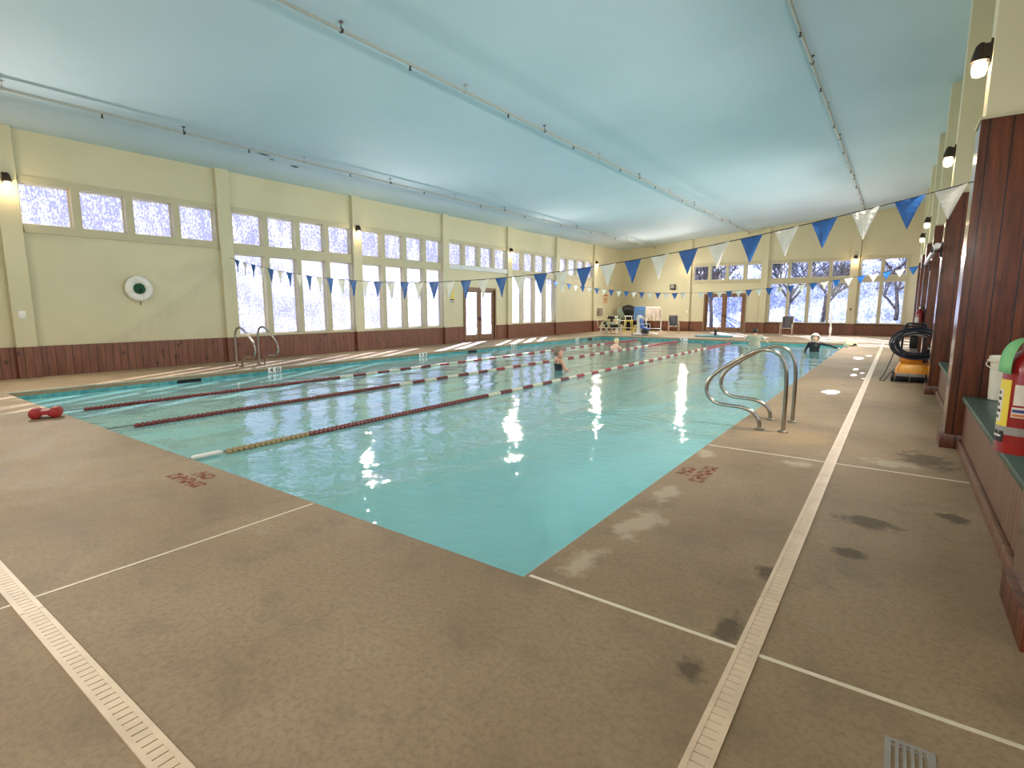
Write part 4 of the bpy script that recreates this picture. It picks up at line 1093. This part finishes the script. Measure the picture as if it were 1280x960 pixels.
for (y, w, d, z) in ((-.75, .16, .10, -.30), (-.55, .15, .10, -.24), (-.38, .145, .10, -.17)): m.ball((.03 * y, y, z), 1.0, w + .012, .17, d + .012, 16, 10)
remesh(m, 'swimsuit', M['swimnavy'], t)
hm = MB(); hair_cap(hm, hc, fdir, .98); o = hm.build('hair', M['hairblond'], t, smooth=True, angle=180); o.modifiers.new('thick', 'SOLIDIFY').thickness = .016

# ------------------------------------------------------------------ outdoors
def field(name, x0, x1, y0, y1, n, fn, lab):
    vs = []; 
    for i in range(n + 1):
        for j in range(n + 1):
            x, y = x0 + (x1 - x0) * i / n, y0 + (y1 - y0) * j / n; vs.append((x, y, fn(x, y)))
    o = MB().add(vs, [(i * (n + 1) + j, (i + 1) * (n + 1) + j, (i + 1) * (n + 1) + j + 1, i * (n + 1) + j + 1) for i in range(n) for j in range(n)]).build(name, M['snow'], None, smooth=True, angle=180)
    return struct(o, lab, 'snow')
def wav(x, y): return .35 * math.sin(x * .31 + y * .17) + .25 * math.sin(y * .43 - x * .11)
field('ground_back', XL - .45, 60, YF + .4, 95, 40, lambda x, y: -.25 + max(0, (y - 46)) * .34 + wav(x, y) * min(1, (y - YF) / 8), 'snowy ground beyond the far windows')
field('ground_left', -95, XL - .45, -40, 110, 50, lambda x, y: -.25 + max(0, (XL - 5 - x)) * .155 + wav(x, y) * min(1, (XL - x) / 8), 'snow bank beyond the left windows')
def tree(x, y, h, seed, lab):
    rnd = random.Random(seed); m = MB()
    def grow(a, d, l, r, lev):
        b = a + d * l; mid = a.lerp(b, .5) + Vector((rnd.uniform(-1, 1), rnd.uniform(-1, 1), 0)) * l * .05
        m.tube([a, mid, b], [r, r * .85, r * .68], 5 if lev else 8)
        if lev == 0: return
        for _ in range(4 if lev > 1 else 5):
            v = Vector((rnd.uniform(-1, 1), rnd.uniform(-1, 1), rnd.uniform(.05, .9))).normalized()
            grow(a.lerp(b, rnd.uniform(.45, 1)), (d * .55 + v).normalized(), l * rnd.uniform(.55, .78), r * .55, lev - 1)
    grow(Vector((0, 0, 0)), Vector((rnd.uniform(-.1, .1), rnd.uniform(-.1, .1), 1)).normalized(), h * .38, h * .022, 5)
    o = m.build('bare_tree', M['bark'], None); o.location = (x, y, -.3); tag(o, lab, 'tree', 'bare trees beyond the far windows')
for i, (x, y, h, lab) in enumerate(((-11.8, 43, 7, 'bare tree seen through the far glass doors'), (-7.6, 50, 9, 'bare tree behind the left part of the wide far window'), (-4.4, 42.5, 7, 'bare tree behind the right part of the wide far window'),
                                    (-16.5, 56, 11, 'bare tree beyond the high panes over the far doors'), (-.2, 47, 8, 'bare tree seen through the corner window of the far wall'))):
    tree(x, y, h, 21 + i, lab)

# ------------------------------------------------------------------ light
w = bpy.data.worlds.new('World'); SC.world = w; w.use_nodes = True
nt = w.node_tree; nt.nodes.clear()
tcw = nt.nodes.new('ShaderNodeTexCoord'); sx = nt.nodes.new('ShaderNodeSeparateXYZ'); cr = nt.nodes.new('ShaderNodeValToRGB')
cr.color_ramp.elements[0].position = 0.0; cr.color_ramp.elements[0].color = (.84, .86, 1.0, 1)
cr.color_ramp.elements[1].position = .7; cr.color_ramp.elements[1].color = (.62, .72, 1.0, 1)
bg = nt.nodes.new('ShaderNodeBackground'); bg.inputs['Strength'].default_value = 1.75
ow = nt.nodes.new('ShaderNodeOutputWorld')
nt.links.new(tcw.outputs['Generated'], sx.inputs[0]); nt.links.new(sx.outputs['Z'], cr.inputs['Fac'])
nt.links.new(cr.outputs['Color'], bg.inputs['Color']); nt.links.new(bg.outputs[0], ow.inputs['Surface'])
sl = bpy.data.lights.new('sun', 'SUN'); sl.energy = 20.0; sl.angle = math.radians(.6); sl.color = (1, .95, .86)
so = bpy.data.objects.new('sun', sl); COL.objects.link(so)
so.rotation_euler = Vector((1.3, -2.5, -1.05)).to_track_quat('-Z', 'Y').to_euler()

# ------------------------------------------------------------------ camera
cam = bpy.data.cameras.new('camera'); co = bpy.data.objects.new('camera', cam); COL.objects.link(co)
co.location = (0, 0, 1.6); co.rotation_euler = (math.radians(90 - 8.2645), 0, math.radians(35.70))
cam.sensor_width = 36; cam.lens = 667.5 / 1280 * 36; cam.clip_end = 300; cam.clip_start = .05
SC.camera = co
cy = SC.cycles
cy.max_bounces = 10; cy.diffuse_bounces = 5; cy.glossy_bounces = 4; cy.transparent_max_bounces = 24; cy.sample_clamp_indirect = 6; cy.caustics_reflective = False; cy.caustics_refractive = False
SC.view_settings.view_transform = 'Standard'; SC.view_settings.look = 'None'; SC.view_settings.exposure = 0.42; SC.view_settings.gamma = 1.0; SC.view_settings.use_curve_mapping = False
